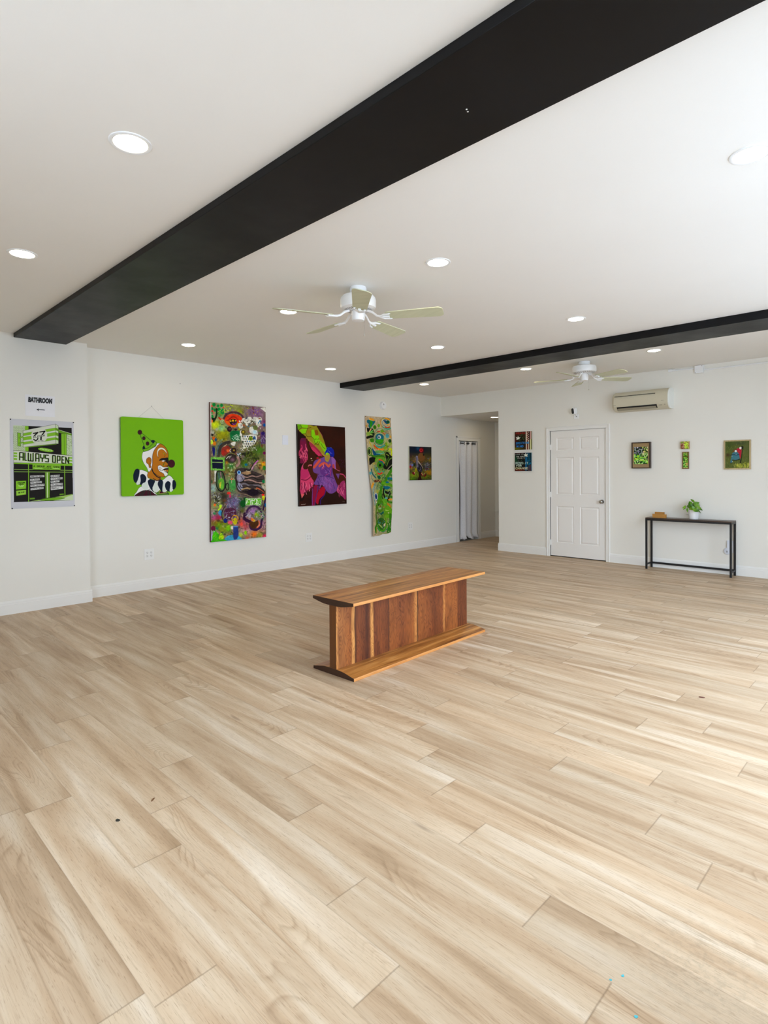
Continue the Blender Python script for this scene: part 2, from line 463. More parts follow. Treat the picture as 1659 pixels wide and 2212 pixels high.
# ------------------------------------------------------------------ ceiling beams
B1a, B1b, B1d = -7.160, -6.672, 0.042
B2a, B2b, B2d = -2.594, -2.068, 0.078
b1 = thing('ceiling_beam', 'wide black beam crossing the near ceiling at the top of the photo', 'beam', (PX, B1a, H-B1d))
obj('beam_body', boxes((0, 0, 0, RX-PX, B1b-B1a, B1d)), M_beam, b1, bevel=0.003)
M_chip = simple('bare_plaster', (0.8, 0.8, 0.78, 1), 0.7)
for i, (cx, cy) in enumerate(((5.624, -6.887), (5.619, -6.872))):
    bm = bmesh.new(); lathe(bm, [(0.0035, 0), (0.0035, 0.0012)], (cx-PX, cy-B1a, -0.0010), 8)
    c = obj('chip_mark', bm, M_chip, b1); c['label'] = 'white paint chip'
b2 = thing('ceiling_beam', 'narrower black beam across the far ceiling, between the two fans', 'beam', (0, B2a, H-B2d))
obj('beam_body', boxes((0, 0, 0, RX, B2b-B2a, B2d)), M_beam, b2, bevel=0.003)

# ================================================================== BENCH
def wood_mat(name, stops, axis, scale=(1, 1, 1), rings=1.0, rough=0.38, grain=0.5, coat=0.0):
    """stops: colours from dark to light; grain runs along the given axis"""
    t = NT(name)
    s = [22*scale[0], 22*scale[1], 22*scale[2]]; s[axis] = 1.3*scale[axis]
    f = [160, 160, 160]; f[axis] = 6
    co = t.coords('Object', tuple(s)); cf = t.coords('Object', tuple(f))
    a = t.noise(co, 1.0, 4, 0.55, rings); b = t.noise(cf, 1.0, 3, 0.6)
    n = len(stops)
    c = t.ramp(a, [(0.28+0.44*i/(n-1), q) for i, q in enumerate(stops)])
    fr = t.ramp(b, [(0.35, (0.62, 0.58, 0.54, 1)), (0.55, (1, 1, 1, 1))])
    t.col(t.mix(grain, c, t.mix(1.0, c, fr, 'MULTIPLY'))).rough(rough)
    t.bump(b, 0.08, 0.001)
    return t.m
M_seat = wood_mat('walnut_seat_wood', [rgb(104, 58, 20), rgb(152, 96, 40), rgb(182, 122, 58), rgb(208, 152, 84)], 1, rings=1.2, rough=0.36)
M_edge = wood_mat('pale_edge_wood', [rgb(190, 122, 58), rgb(222, 160, 92)], 1, rings=0.4, rough=0.4, grain=0.3)
M_endshade = wood_mat('shaded_end_grain', [rgb(34, 17, 7), rgb(60, 32, 14)], 0, rings=0.4, rough=0.5, grain=0.4)  # end grain coloured darker to carry the shade on the slab ends
def panel_mat():
    t = NT('walnut_board_panel')
    co = t.coords('Object')
    se = t.n('ShaderNodeSeparateXYZ'); t.l(co, se.inputs[0])
    wob = t.noise(t.coords('Object', (1, 3, 5)), 1.0, 3, 0.5)
    pos = t.math('ADD', t.math('DIVIDE', t.math('ADD', se.outputs[1], 0.81), 1.62), t.math('MULTIPLY', t.math('SUBTRACT', wob, 0.5), 0.013))
    def p(y): return (y+0.81)/1.62
    sap = rgb(206, 146, 80); sap2 = rgb(186, 124, 64); d1 = rgb(106, 54, 24); d2 = rgb(76, 36, 18); m1 = rgb(144, 82, 36); m2 = rgb(124, 66, 30); lt = rgb(156, 100, 54)
    st = [(0.0, m1), (p(-.796), sap), (p(-.788), lt), (p(-.66), m1), (p(-.648), sap), (p(-.632), sap), (p(-.62), d2), (p(-.60), m2), (p(-.52), d1), (p(-.50), d2),
          (p(-.47), d1), (p(-.45), sap), (p(-.438), sap), (p(-.425), d1), (p(-.34), m2), (p(-.268), d1), (p(-.262), rgb(50, 28, 18)), (p(-.255), m1), (p(-.10), m2), (p(.03), m1),
          (p(.060), sap2), (p(.070), sap2), (p(.082), rgb(60, 32, 20)), (p(.095), m1), (p(.26), m2), (p(.30), d1), (p(.42), m2), (p(.440), sap2), (p(.446), sap2), (p(.462), m1), (p(.63), m1), (p(.64), d1)]
    base = t.ramp(pos, st[:32])
    patch = t.noise(t.coords('Object', (3, 9, 3.4), loc=(4, 2, 7)), 1.0, 3, 0.55, 0.8)
    base = t.mix(0.8, base, t.ramp(patch, [(0.30, (0.62, 0.54, 0.48, 1)), (0.48, (1, 1, 1, 1)), (0.70, (1.18, 1.12, 1.02, 1))]), 'MULTIPLY')
    # flame figure: loops stretched along z
    off = t.ramp(pos, [(0, (0, 0, 0, 1)), (p(-.26), (.3, .3, .3, 1)), (p(.085), (.6, .6, .6, 1)), (p(.46), (.9, .9, .9, 1))], 'CONSTANT')
    wv = t.n('ShaderNodeTexNoise'); wv.inputs['Scale'].default_value = 1.0; wv.inputs['Detail'].default_value = 2; wv.inputs['Distortion'].default_value = 1.4
    mp = t.coords('Object', (4, 13, 2.3)); av = t.n('ShaderNodeVectorMath'); av.operation = 'ADD'; t.l(mp, av.inputs[0]); t.l(off, av.inputs[1]); t.l(av.outputs[0], wv.inputs['Vector'])
    band = t.math('FRACT', t.math('MULTIPLY', wv.outputs['Fac'], 13.0))
    bc = t.ramp(band, [(0.0, (0.58, 0.50, 0.44, 1)), (0.35, (1.0, 1.0, 1.0, 1)), (0.8, (1.08, 1.06, 1.02, 1)), (1.0, (0.60, 0.52, 0.46, 1))])
    base = t.mix(0.9, base, bc, 'MULTIPLY')
    fine = t.noise(t.coords('Object', (150, 150, 7)), 1.0, 3, 0.6)
    fc = t.ramp(fine, [(0.36, (0.6, 0.56, 0.52, 1)), (0.55, (1, 1, 1, 1))])
    base = t.mix(0.5, base, fc, 'MULTIPLY')
    t.col(base).rough(0.42).bump(fine, 0.06, 0.001); t.b.inputs['Specular IOR Level'].default_value = 0.3
    return t.m
M_panel = panel_mat()
BL = 1.615
bench = thing('wooden_bench', 'solid walnut bench with an upright board panel base, standing alone mid floor', 'bench', (3.889, -5.322, 0), math.radians(1.7))
def slab(zflat, sgn):
    """flat on one side, swelling toward the middle on the other"""
    w = 0.209; n = 14; pts = [(-w, zflat), (w, zflat)]
    for i in range(n+1):
        x = w-2*w*i/n; u = min(1, (w-abs(x))/(w-0.05))
        pts.append((x, zflat+sgn*(0.0215+0.0235*math.sin(u*PI/2)**1.2)))
    return pts
def slab_obj(name, pts, parent, zmid):
    bm = bmesh.new(); prism(bm, pts, 1, -BL/2, BL/2, 0)
    bm.normal_update()
    for f in bm.faces:
        c = f.calc_center_median()
        if abs(abs(c.y)-BL/2) < 1e-4: f.material_index = 2
        elif abs(abs(c.x)-0.209) < 1e-4: f.material_index = 1
    return obj(name, bm, [M_seat, M_edge, M_endshade], parent, smooth=True, bevel=0.002)
slab_obj('seat', slab(0.528, -1), bench, 0.5)
slab_obj('foot_board', slab(0.0, 1), bench, 0.02)
bm = bmesh.new(); box(bm, -0.034, -BL/2+0.001, 0.036, 0.034, BL/2-0.028, 0.487)
bm.normal_update()
for f in bm.faces:
    if abs(f.normal.y) > 0.9: f.material_index = 1
obj('upright_panel', bm, [M_panel, wood_mat('shaded_panel_end', [rgb(70, 36, 10), rgb(100, 56, 18)], 2, rings=.3)], bench, bevel=0.0015)  # panel ends get a darker wood that paints in their shade

# ================================================================== CONSOLE TABLE
M_black = simple('black_steel', (0.012, 0.012, 0.013, 1), 0.45, 0.3)
M_ttop = wood_mat('dark_rustic_tabletop', [rgb(46, 32, 24), rgb(74, 54, 42), rgb(98, 76, 62)], 0, rough=0.36)
TX0, TX1, TY0, TY1, TH = 3.908, 4.992, -0.256, -0.030, 0.733
tbl = thing('console_table', 'narrow console table with black steel frame against the back wall', 'table', (TX0, TY0, 0))
tw, td = TX1-TX0, TY1-TY0; L_ = 0.024
obj('tabletop', boxes((0, 0, TH-0.016, tw, td, TH)), M_ttop, tbl, bevel=0.0015)
for lx in (0, tw-L_):
    for ly in (0, td-L_):
        obj('leg', boxes((lx, ly, 0, lx+L_, ly+L_, TH-0.0165)), M_black, tbl, bevel=0.001)
bm = boxes((L_, 0, TH-0.04, tw-L_, L_*0.9, TH-0.0165), (L_, td-L_*.9, TH-0.04, tw-L_, td, TH-0.0165), (0.001, L_, TH-0.04, L_*.9, td-L_, TH-0.0165), (tw-L_*.9, L_, TH-0.04, tw-.001, td-L_, TH-0.0165))
obj('apron', bm, M_black, tbl)
obj('stretcher', boxes((L_, td-L_+.002, 0.054, tw-L_, td-.002, 0.081)), M_black, tbl, bevel=0.001)
obj('stretcher', boxes((.002, L_, 0.058, L_-.002, td-L_, 0.08)), M_black, tbl, bevel=0.001)
obj('stretcher', boxes((tw-L_+.002, L_, 0.058, tw-.002, td-L_, 0.08)), M_black, tbl, bevel=0.001)

# card holder
M_ochre = simple('ochre_cardboard', rgb(178, 124, 52), 0.6)
ch = thing('card_holder', 'small stepped ochre card holder at the left end of the console table', 'card holder', (3.987, -0.200, TH))
obj('front_tier', boxes((0, 0, 0, 0.182, 0.004, 0.053), (0, 0.004, 0, 0.004, 0.03, 0.053), (0.178, 0.004, 0, 0.182, 0.03, 0.053), (0.004, 0.004, 0, 0.178, 0.056, 0.004)), M_ochre, ch)
obj('rear_tier', boxes((0.022, 0.03, 0.004, 0.145, 0.034, 0.08), (0.022, 0.034, 0.004, 0.026, 0.056, 0.08), (0.141, 0.034, 0.004, 0.145, 0.056, 0.08), (0.022, 0.056, 0.0, 0.145, 0.06, 0.08)), M_ochre, ch)

# potted plant
M_pot = simple('white_glazed_pot', (0.80, 0.80, 0.80, 1), 0.25, var=0.01)
M_soil = simple('potting_soil', rgb(50, 36, 26), 0.95, scale=80)
t = NT('pothos_leaf'); co = t.coords(); v = t.noise(co, 14, 3)
t.col(t.ramp(v, [(0.32, rgb(40, 84, 10)), (0.5, rgb(82, 132, 22)), (0.68, rgb(138, 176, 40))])).rough(0.35); M_leaf = t.m
PCX, PCY = 4.508, -0.128
pl = thing('potted_plant', 'leafy green pothos in a white pot on the console table', 'potted plant', (PCX, PCY, TH))
bm = lathe(bmesh.new(), [(0.0, 0.0), (0.052, 0.0), (0.058, 0.006), (0.0575, 0.012), (0.060, 0.03), (0.067, 0.07), (0.073, 0.118), (0.0745, 0.121), (0.0745, 0.126), (0.071, 0.127), (0.069, 0.122), (0.066, 0.100)], n=40, cap=False)
obj('pot', bm, M_pot, pl, smooth=True)
obj('soil', lathe(bmesh.new(), [(0.067, 0.104), (0.04, 0.110), (0.0, 0.111)], n=28, cap=False), M_soil, pl, smooth=True)
R2 = Vector((0.716, 0.698, 0)); F2 = Vector((-0.698, 0.716, 0))
bm = bmesh.new(); rl = random.Random(3)
def leaf(b, tip, wd, depth, roll_=0.0):
    """heart-shaped leaf from its base to its tip, given across / up / towards-camera in mm-like plane units"""
    def P(q, d): return R2*((q[0]-930)/3735.0)+Vector((0, 0, 0.125+(730-q[1])/3735.0))-F2*d
    B, Tt = P(b, depth), P(tip, depth+0.015)
    ax = Tt-B; L = ax.length; ax.normalize()
    side = ax.cross(-F2 + Vector((0, 0, 0.5))).normalized()
    nor = side.cross(ax).normalized()
    side = (side*math.cos(roll_)+nor*math.sin(roll_)); nor = side.cross(ax).normalized()
    W = wd/3735.0/2; N = 9; rows = []
    for i in range(N+1):
        u = i/N
        w = W*(math.sin(PI*min(1, u**0.62))**0.8 if 0 < u < 1 else 0.02)
        drp = -0.18*L*u*u
        c = B+ax*(L*u)+nor*(-0.10*L*math.sin(PI*u))+Vector((0, 0, drp*0.3))
        rows.append([c-side*w+nor*(w*0.35), c, c+side*w+nor*(w*0.35)])
    vs = [[bm.verts.new(p) for p in r] for r in rows]
    for a, c in zip(vs, vs[1:]):
        bm.faces.new((a[0], a[1], c[1], c[0])); bm.faces.new((a[1], a[2], c[2], c[1]))
    root = Vector((0, 0, 0.112)) + R2*((b[0]-930)/3735.0*0.35)
    midp = (root+B)/2+Vector((0, 0, 0.02))
    tube(bm, [root, midp, B], 0.0015, 5)
for b, tp, wd, dp, ro in [((985, 320), (770, 155), 110, -.02, .9), ((740, 560), (605, 245), 260, .03, .2), ((830, 385), (1125, 318), 170, .03, .1),
                          ((485, 560), (300, 705), 110, .02, .7), ((480, 520), (250, 610), 120, .03, .5), ((500, 620), (495, 825), 110, .04, .3), ((650, 610), (525, 455), 170, .01, -.4),
                          ((1000, 690), (680, 745), 190, .09, .1), ((950, 690), (1085, 865), 90, .09, .3), ((1000, 560), (1225, 725), 190, .06, .2),
                          ((1040, 400), (1205, 540), 200, .0, -.3), ((1170, 520), (1235, 665), 90, -.01, .6), ((850, 350), (1000, 590), 260, .05, .15),
                          ((760, 560), (545, 690), 200, .05, .4), ((700, 500), (720, 730), 170, .08, -.2), ((830, 480), (880, 720), 190, .06, .3), ((900, 620), (1180, 690), 150, .03, .5),
                          ((800, 420), (690, 300), 180, -.02, .3), ((960, 450), (1130, 420), 180, -.03, .2), ((870, 560), (620, 560), 180, -.04, .3), ((1000, 600), (960, 420), 200, -.05, 0)]:
    leaf(b, tp, wd, dp, ro)
obj('foliage', bm, M_leaf, pl, smooth=True)
bm = bmesh.new(); tube(bm, [(-0.055, -0.005, 0.058), (-0.07, -0.012, 0.056), (-0.095, -0.03, 0.057)], [0.003, 0.004, 0.001], 6)
obj('stem', bm, simple('dry_stem', rgb(74, 60, 40), 0.8), pl)

# ================================================================== CEILING FANS
M_white = simple('white_enamel', (0.82, 0.83, 0.84, 1), 0.3, var=0.01)
t = NT('cream_fan_blade'); t.col(t.ramp(t.noise(t.coords('Object', (4, 30, 4)), 1.0, 3), [(0.3, rgb(190, 192, 160)), (0.7, rgb(202, 203, 174))])).rough(0.45); M_blade = t.m
M_slot = simple('vent_slot_shade', (0.25, 0.25, 0.25, 1), 0.7)
def make_fan(label, loc, big=True, phase=-41.0):
    f = thing('ceiling_fan', label, 'ceiling fan', loc, 0)
    if big:
        can = [(0.0, 0), (0.063, 0.0), (0.066, -0.012), (0.064, -0.045), (0.045, -0.058), (0.04, -0.075), (0.0, -0.075)]
        mot = [(0.0, -0.060), (0.09, -0.062), (0.122, -0.070), (0.135, -0.084), (0.139, -0.10), (0.139, -0.150), (0.134, -0.163), (0.115, -0.172), (0.075, -0.180), (0.0, -0.182)]
        zb, hr, h0, h1, RB = -0.234, 0.052, -0.182, -0.262, 0.665
    else:
        can = [(0.0, 0), (0.072, 0.0), (0.074, -0.02), (0.070, -0.038), (0.052, -0.05), (0.040, -0.058), (0.0, -0.058)]
        mot = [(0.0, -0.050), (0.10, -0.052), (0.142, -0.060), (0.152, -0.075), (0.154, -0.12), (0.148, -0.138), (0.10, -0.155), (0.0, -0.158)]
        zb, hr, h0, h1, RB = -0.222, 0.052, -0.165, -0.250, 0.655
    obj('canopy', lathe(bmesh.new(), can, n=32, cap=False), M_white, f, smooth=True)
    mh = obj('motor_housing', lathe(bmesh.new(), mot, n=40, cap=False), M_white, f, smooth=True)
    bm = bmesh.new()
    for i in range(30):
        a = 2*PI*i/30; r0, r1 = mot[-2][0]*1.02, mot[-3][0]*0.93; z0_, z1_ = mot[-2][1]-0.001, mot[-3][1]-0.004
        c, s = math.cos(a), math.sin(a); w = 0.004
        vs = [bm.verts.new((c*r0-s*w*k, s*r0+c*w*k, z0_)) for k in (-1, 1)]+[bm.verts.new((c*r1-s*w*k, s*r1+c*w*k, z1_)) for k in (1, -1)]
        bm.faces.new(vs)
    obj('vent_slots', bm, M_slot, mh)
    obj('switch_housing', lathe(bmesh.new(), [(0.0, h0+0.02), (hr*0.7, h0+0.02), (hr*0.8, h0), (hr, h0-0.006), (hr, h1+0.016), (hr*0.9, h1+0.004), (hr*0.6, h1), (0.0, h1)], n=32, cap=False), M_white, f, smooth=True)
    bm = bmesh.new()
    px, py = hr*math.cos(math.radians(10)), hr*math.sin(math.radians(10))
    tube(bm, [(px*1.02, py*1.02, h1+0.02), (px*1.1, py*1.1, h1), (px*1.1, py*1.1, h1-0.11)], 0.0012, 5)
    lathe(bm, [(0.0, h1-0.13), (0.004, h1-0.125), (0.004, h1-0.115), (0.0, h1-0.11)], (px*1.1, py*1.1, 0), 8, cap=False)
    obj('pull_chain', bm, M_chrome, f)
    tn = math.tan(math.radians(12.5))
    for k in range(5):
        a = math.radians(phase+72*k); c, s = math.cos(a), math.sin(a)
        def W(r, tt, z): return (c*r-s*tt, s*r+c*tt, z)
        # blade outline with rounded tip
        r0 = RB*0.33; out = []
        wr, wt = 0.052, 0.068
        out += [(r0, -wr*0.8), (r0+0.02, -wr)]
        out += [(RB-0.04, -wt)]
        for q in range(1, 6): an = -PI/2+PI/2*q/6; out.append((RB-0.04+0.04*math.cos(an), -wt+0.04+0.04*math.sin(an)))
        out += [(RB, -wt+0.04), (RB, wt-0.04)]
        for q in range(1, 6): an = PI/2*q/6; out.append((RB-0.04+0.04*math.cos(an), wt-0.04+0.04*math.sin(an)))
        out += [(RB-0.04, wt), (r0+0.02, wr), (r0, wr*0.8)]
        bm = bmesh.new(); th = 0.006
        lo = [bm.verts.new(W(r, tt, zb-tt*tn)) for r, tt in out]; hi = [bm.verts.new(W(r, tt, zb-tt*tn+th)) for r, tt in out]
        bm.faces.new(lo[::-1]); bm.faces.new(hi)
        for i in range(len(out)): bm.faces.new((lo[i], lo[(i+1) % len(out)], hi[(i+1) % len(out)], hi[i]))
        bl = obj('blade', bm, M_blade, f)
        # blade iron: curved arm and forked foot
        bm = bmesh.new()
        zt = mot[-1][1]-0.004
        tube(bm, [W(0.075, 0, zt), W(0.11, 0, zt-0.012), W(0.15, 0.0, zb+0.004), W(0.19, 0.0, zb-0.004), W(r0+0.03, 0, zb-0.006)], [0.011, 0.010, 0.009, 0.010, 0.012], 8)
        for sg in (-1, 1):
            tube(bm, [W(0.175, 0, zb-0.004), W(r0-0.01, sg*0.030, zb-0.006-sg*0.03*tn), W(r0+0.035, sg*0.038, zb-0.006-sg*0.038*tn)], [0.009, 0.008, 0.007], 8)
            lathe(bm, [(0.0, -0.005), (0.010, -0.004), (0.011, 0.0), (0.0, 0.003)], W(r0+0.035, sg*0.038, zb-0.004-sg*0.038*tn), 10, cap=False)
        obj('blade_bracket', bm, M_white, bl, smooth=True)
    return f
make_fan('nearer white ceiling fan with cream blades, between the two black beams', (3.68, -5.64, H), True, -41.0)
make_fan('farther white ceiling fan, hanging beyond the second beam near the air conditioner', (3.55, -1.42, H), False, -163.0)

# ================================================================== RECESSED LIGHTS
M_lens = emit('led_lens', (1.0, 0.84, 0.58, 1), 54.0)
def make_light(label, loc):
    t_ = thing('recessed_light', label, 'ceiling light', loc, 0, 'round recessed lights in the ceilings')
    bm = lathe(bmesh.new(), [(0.088, 0.0), (0.087, -0.004), (0.080, -0.0065), (0.070, -0.004), (0.068, 0.0)], n=40, cap=False)
    obj('trim_ring', bm, M_white, t_, smooth=True)
    obj('lens', lathe(bmesh.new(), [(0.0, -0.0025), (0.066, -0.0025), (0.069, -0.0005)], n=40, cap=False), M_lens, t_)
    return t_
LP = [(4.409, -7.679, 'recessed light left of the near beam, largest in the photo at the upper left'), (2.65, -7.669, 'recessed light at the left edge, above the beam end by the poster wall'),
      (6.313, -5.647, 'recessed light cut by the right edge of the photo'), (4.454, -5.612, 'recessed light just right of and nearer than the near fan'),
      (2.761, -5.631, 'recessed light seen behind the left blade of the near fan'), (0.906, -5.639, 'recessed light above the green clown picture, between beam and left wall'),
      (2.763, -3.524, 'middle recessed light in the row just before the far beam'), (4.451, -3.531, 'rightmost recessed light in the row just before the far beam'),
      (0.858, -3.52, 'recessed light above the dancers painting, nearest the far beam end'), (2.74, -1.521, 'recessed light beyond the far beam, left of the far fan'),
      (0.85, -1.505, 'recessed light in the far left corner beyond the far beam'), (4.459, -1.492, 'recessed light beyond the far beam, right of the far fan')]
l0 = make_light(LP[0][2], (LP[0][0], LP[0][1], H))
for x, y, s in LP[1:]: dup(l0, (x, y, H), None, s)
dup(l0, (0.625, 0.90, OH), None, 'recessed light in the lower ceiling of the hall, cut by the opening')

# ================================================================== AIR CONDITIONER
M_ac = simple('aged_cream_plastic', rgb(200, 193, 170), 0.42, var=0.01)
M_acw = simple('white_plastic', (0.80, 0.83, 0.80, 1), 0.35, var=0.01)
ac = thing('air_conditioner', 'cream wall air conditioner high on the back wall right of the door', 'air conditioner', (3.405, 0, 2.283))
prof = [(0.0, 0.0), (0.0, 0.288), (-0.10, 0.288), (-0.15, 0.275), (-0.183, 0.243), (-0.198, 0.20), (-0.203, 0.14), (-0.200, 0.075), (-0.186, 0.048), (-0.150, 0.012), (-0.12, 0.0)]
AW = 0.785
obj('housing', prism(bmesh.new(), prof, 0, 0.03, AW), M_ac, ac, smooth=True)
def scaled(pr, k, c=(-0.09, 0.14)): return [(c[0]+(y-c[0])*k, c[1]+(z-c[1])*k) for y, z in pr]
# chamfered left end
bm = bmesh.new(); A = [bm.verts.new((0.03, y, z)) for y, z in prof]; B = [bm.verts.new((0.0, min(0, y*0.86), 0.02+z*0.87)) for y, z in prof]
for i in range(len(prof)): bm.faces.new((A[i], A[(i+1) % len(prof)], B[(i+1) % len(prof)], B[i]))
bm.faces.new(B)
obj('end_cap', bm, M_ac, ac, smooth=True)
e = obj('end_cap', prism(bmesh.new(), [(min(0, y*1.015), -0.002+z*1.012) for y, z in prof], 0, AW, AW+0.022), M_acw, ac, smooth=True, bevel=0.006, seg=3)
e['label'] = 'white right end cap'
bm = boxes((0.045, -0.2055, 0.216, 0.62, -0.19, 0.222)); obj('intake_slit', bm, M_dark, ac)
bm = bmesh.new(); prism(bm, [(-0.200, 0.062), (-0.1925, 0.050), (-0.158, 0.014), (-0.150, 0.016), (-0.185, 0.060)], 0, 0.075, 0.64)
lo = obj('air_outlet', bm, M_dark, ac)
bm = bmesh.new(); prism(bm, [(-0.1975, 0.040), (-0.1935, 0.043), (-0.162, 0.012), (-0.167, 0.009)], 0, 0.085, 0.63)
obj('louvre', bm, simple('louvre_plastic', rgb(150, 143, 124), 0.5), lo)
M_print = simple('grey_print', rgb(110, 108, 100), 0.6)
for b_ in ((0.025, -0.204, 0.088, 0.065, -0.1995, 0.092), (0.70, -0.204, 0.105, 0.735, -0.2, 0.108), (0.675, -0.1925, 0.045, 0.71, -0.184, 0.049)): obj('lettering', boxes(b_), M_print, ac)
obj('indicator_light', boxes((0.745, -0.196, 0.048, 0.752, -0.186, 0.055)), M_print, ac)

# ================================================================== CAMERA, CONDUIT, SMOKE ALARM, OUTLETS
M_gloss = simple('black_gloss_plastic', (0.006, 0.006, 0.007, 1), 0.15)
sc = thing('security_camera', 'small white security camera with black oval face above the door', 'camera', (2.76, 0, 2.275))
obj('wall_mount', boxes((-0.042, -0.012, -0.035, 0.042, 0, 0.035)), M_white, sc, bevel=0.006)
bm = bmesh.new(); tube(bm, [(0.012, -0.01, 0.01), (0.012, -0.045, 0.03), (0.005, -0.05, 0.07)], 0.009, 10)
obj('bracket', bm, M_white, sc, smooth=True)
bd = Vector((-0.38, -0.90, -0.16)).normalized(); bs_ = bd.cross(Vector((0, 0, 1))).normalized(); bu = bs_.cross(bd)
def capsule(bm, c, hw, hh, d0, d1, n=10):
    ol = []
    for sg, a0 in ((1, 0), (-1, PI)):
        for i in range(n+1):
            a = a0+PI*i/n; ol.append((hw*math.cos(a), sg*(hh-hw)+hw*math.sin(a)))
    A = [bm.verts.new(c+bs_*x+bu*z+bd*d0) for x, z in ol]; B = [bm.verts.new(c+bs_*x+bu*z+bd*d1) for x, z in ol]
    bm.faces.new(A); bm.faces.new(B[::-1]); m = len(ol)
    for i in range(m): bm.faces.new((A[i], A[(i+1) % m], B[(i+1) % m], B[i]))
cc = Vector((-0.012, -0.062, 0.088))
bm = bmesh.new(); capsule(bm, cc, 0.031, 0.052, -0.035, 0.030); obj('camera_body', bm, M_white, sc, smooth=True, bevel=0.005)
bm = bmesh.new(); capsule(bm, cc, 0.025, 0.046, 0.0295, 0.0325); cf = obj('face_plate', bm, M_gloss, sc, smooth=True)
cf['label'] = 'glossy black oval face'
bm = boxes((-0.006, -0.0135, -0.006, 0.006, -0.0115, 0.006)); obj('screw', bm, M_gloss, sc)

cd = thing('cable_conduit', 'white surface conduit with square junction box under the ceiling, top right', 'conduit', (4.178, 0, 2.80))
def rod(bm, p, q, r): return tube(bm, [p, q], r, 10)
bm = bmesh.new(); rod(bm, (0.0, -0.018, 0.022), (0.32, -0.018, 0.012), 0.009); rod(bm, (0.43, -0.018, -0.020), (4.0, -0.018, -0.020), 0.009)
obj('pipe', bm, M_white, cd, smooth=True)
obj('junction_box', boxes((0.315, -0.045, -0.060, 0.425, 0, 0.046)), M_white, cd, bevel=0.004)
bm = bmesh.new(); lathe(bm, [(0.0, 0), (0.022, 0.002), (0.022, 0.04), (0.014, 0.05), (0.014, 0.09), (0.0, 0.09)], (-0.03, -0.02, 0.023), 14, 'x', cap=False)
obj('end_fitting', bm, M_white, cd, smooth=True)
for q in ((0.405, 0.034), (0.325, -0.052)): obj('screw', lathe(bmesh.new(), [(0.004, -0.0465), (0.004, -0.0448)], (q[0], 0, q[1]), 8, 'y'), M_dark, cd)

sm = thing('smoke_alarm', 'round white smoke alarm high on the left wall above the hanging scroll', 'smoke alarm', (0, -1.614, 2.566))
obj('alarm_body', lathe(bmesh.new(), [(0.072, 0.0), (0.072, 0.012), (0.066, 0.016), (0.066, 0.026), (0.058, 0.036), (0.02, 0.040), (0.0, 0.040)], n=36, axis='x', cap=False), M_white, sm, smooth=True)
obj('test_button', lathe(bmesh.new(), [(0.011, 0.036), (0.010, 0.042), (0.0, 0.043)], (0, -0.012, 0.012), 14, 'x', cap=False), simple('grey_button', (0.35, 0.35, 0.36, 1), 0.5), sm)
lathe_b = lathe(bmesh.new(), [(0.0045, 0.037), (0.004, 0.041)], (0, -0.018, 0.028), 8, 'x'); obj('indicator_light', lathe_b, M_dark, sm)

M_plate = simple('white_cover_plate', (0.80, 0.80, 0.775, 1), 0.35, var=0.01)
M_sock = simple('socket_ivory', (0.74, 0.74, 0.71, 1), 0.4, var=0.01)
M_slotd = simple('socket_slot', (0.03, 0.03, 0.028, 1), 0.6)
def make_outlet(label, y, z):
    r = thing('wall_outlet', label, 'wall outlet', (0, y, z), 0, 'double outlets along the left wall')
    obj('cover_plate', boxes((0, -0.061, -0.067, 0.0055, 0.061, 0.067)), M_plate, r, bevel=0.003)
    for sy in (-0.024, 0.024):
        for sz in (-0.020, 0.020):
            bm = bmesh.new(); lathe(bm, [(0.0175, 0.004), (0.0172, 0.0068), (0.0, 0.0068)], (0, sy, sz), 20, 'x', cap=False)
            for dy, dz, w, h in ((-0.006, 0.005, 0.0013, 0.0042), (0.006, 0.005, 0.0013, 0.0036), (0, -0.007, 0.0026, 0.0026)):
                box(bm, 0.0062, sy+dy-w, sz+dz-h, 0.0073, sy+dy+w, sz+dz+h, 1)
            obj('socket', bm, [M_sock, M_slotd], r)
    return r
o1 = make_outlet('white four-socket outlet low on the left wall, below the green clown picture', -5.722, 0.428)
dup(o1, (0, -3.254, 0.421), None, 'white four-socket outlet low on the left wall, below the dancers painting')
dup(o1, (0, -0.918, 0.423), None, 'farthest white four-socket outlet on the left wall, below the little garden painting')

M_card = simple('bluish_white_card', (0.74, 0.77, 0.86, 1), 0.5, var=0.01)
wc = obj('wall_card', boxes((0.0005, -3.729, 1.827, 0.008, -3.628, 1.966)), M_card, bevel=0.001)
tag(wc, 'blank bluish-white card on the left wall beside the dancers painting', 'wall card')

M_adp = simple('pale_blue_white_plastic', (0.72, 0.76, 0.84, 1), 0.3, var=0.01)
na = thing('outlet_adapter', 'white plug-in outlet adapter on the back wall behind the right table legs', 'outlet adapter', (4.922, 0, 0.37))
obj('adapter_body', boxes((-0.042, -0.028, -0.075, 0.042, 0, 0.09)), M_adp, na, bevel=0.010, seg=3)
obj('night_light', lathe(bmesh.new(), [(0.044, 0.0), (0.044, -0.018), (0.034, -0.025), (0.0, -0.0278)], (-0.035, 0, -0.055), 24, 'y', cap=False), M_adp, na, smooth=True)
for sz in (0.042, 0.0):
    bm = bmesh.new(); lathe(bm, [(0.0175, -0.027), (0.0172, -0.0285), (0.0, -0.0285)], (0.012, 0, sz), 20, 'y', cap=False)
    for dy, dz, w, h in ((-0.008, 0.006, 0.0015, 0.005), (0.008, 0.006, 0.0015, 0.005), (0, -0.008, 0.003, 0.003)):
        box(bm, 0.012+dy-w, -0.0290, sz+dz-h, 0.012+dy+w, -0.0275, sz+dz+h, 1)
    obj('socket', bm, [M_adp, M_slotd], na)
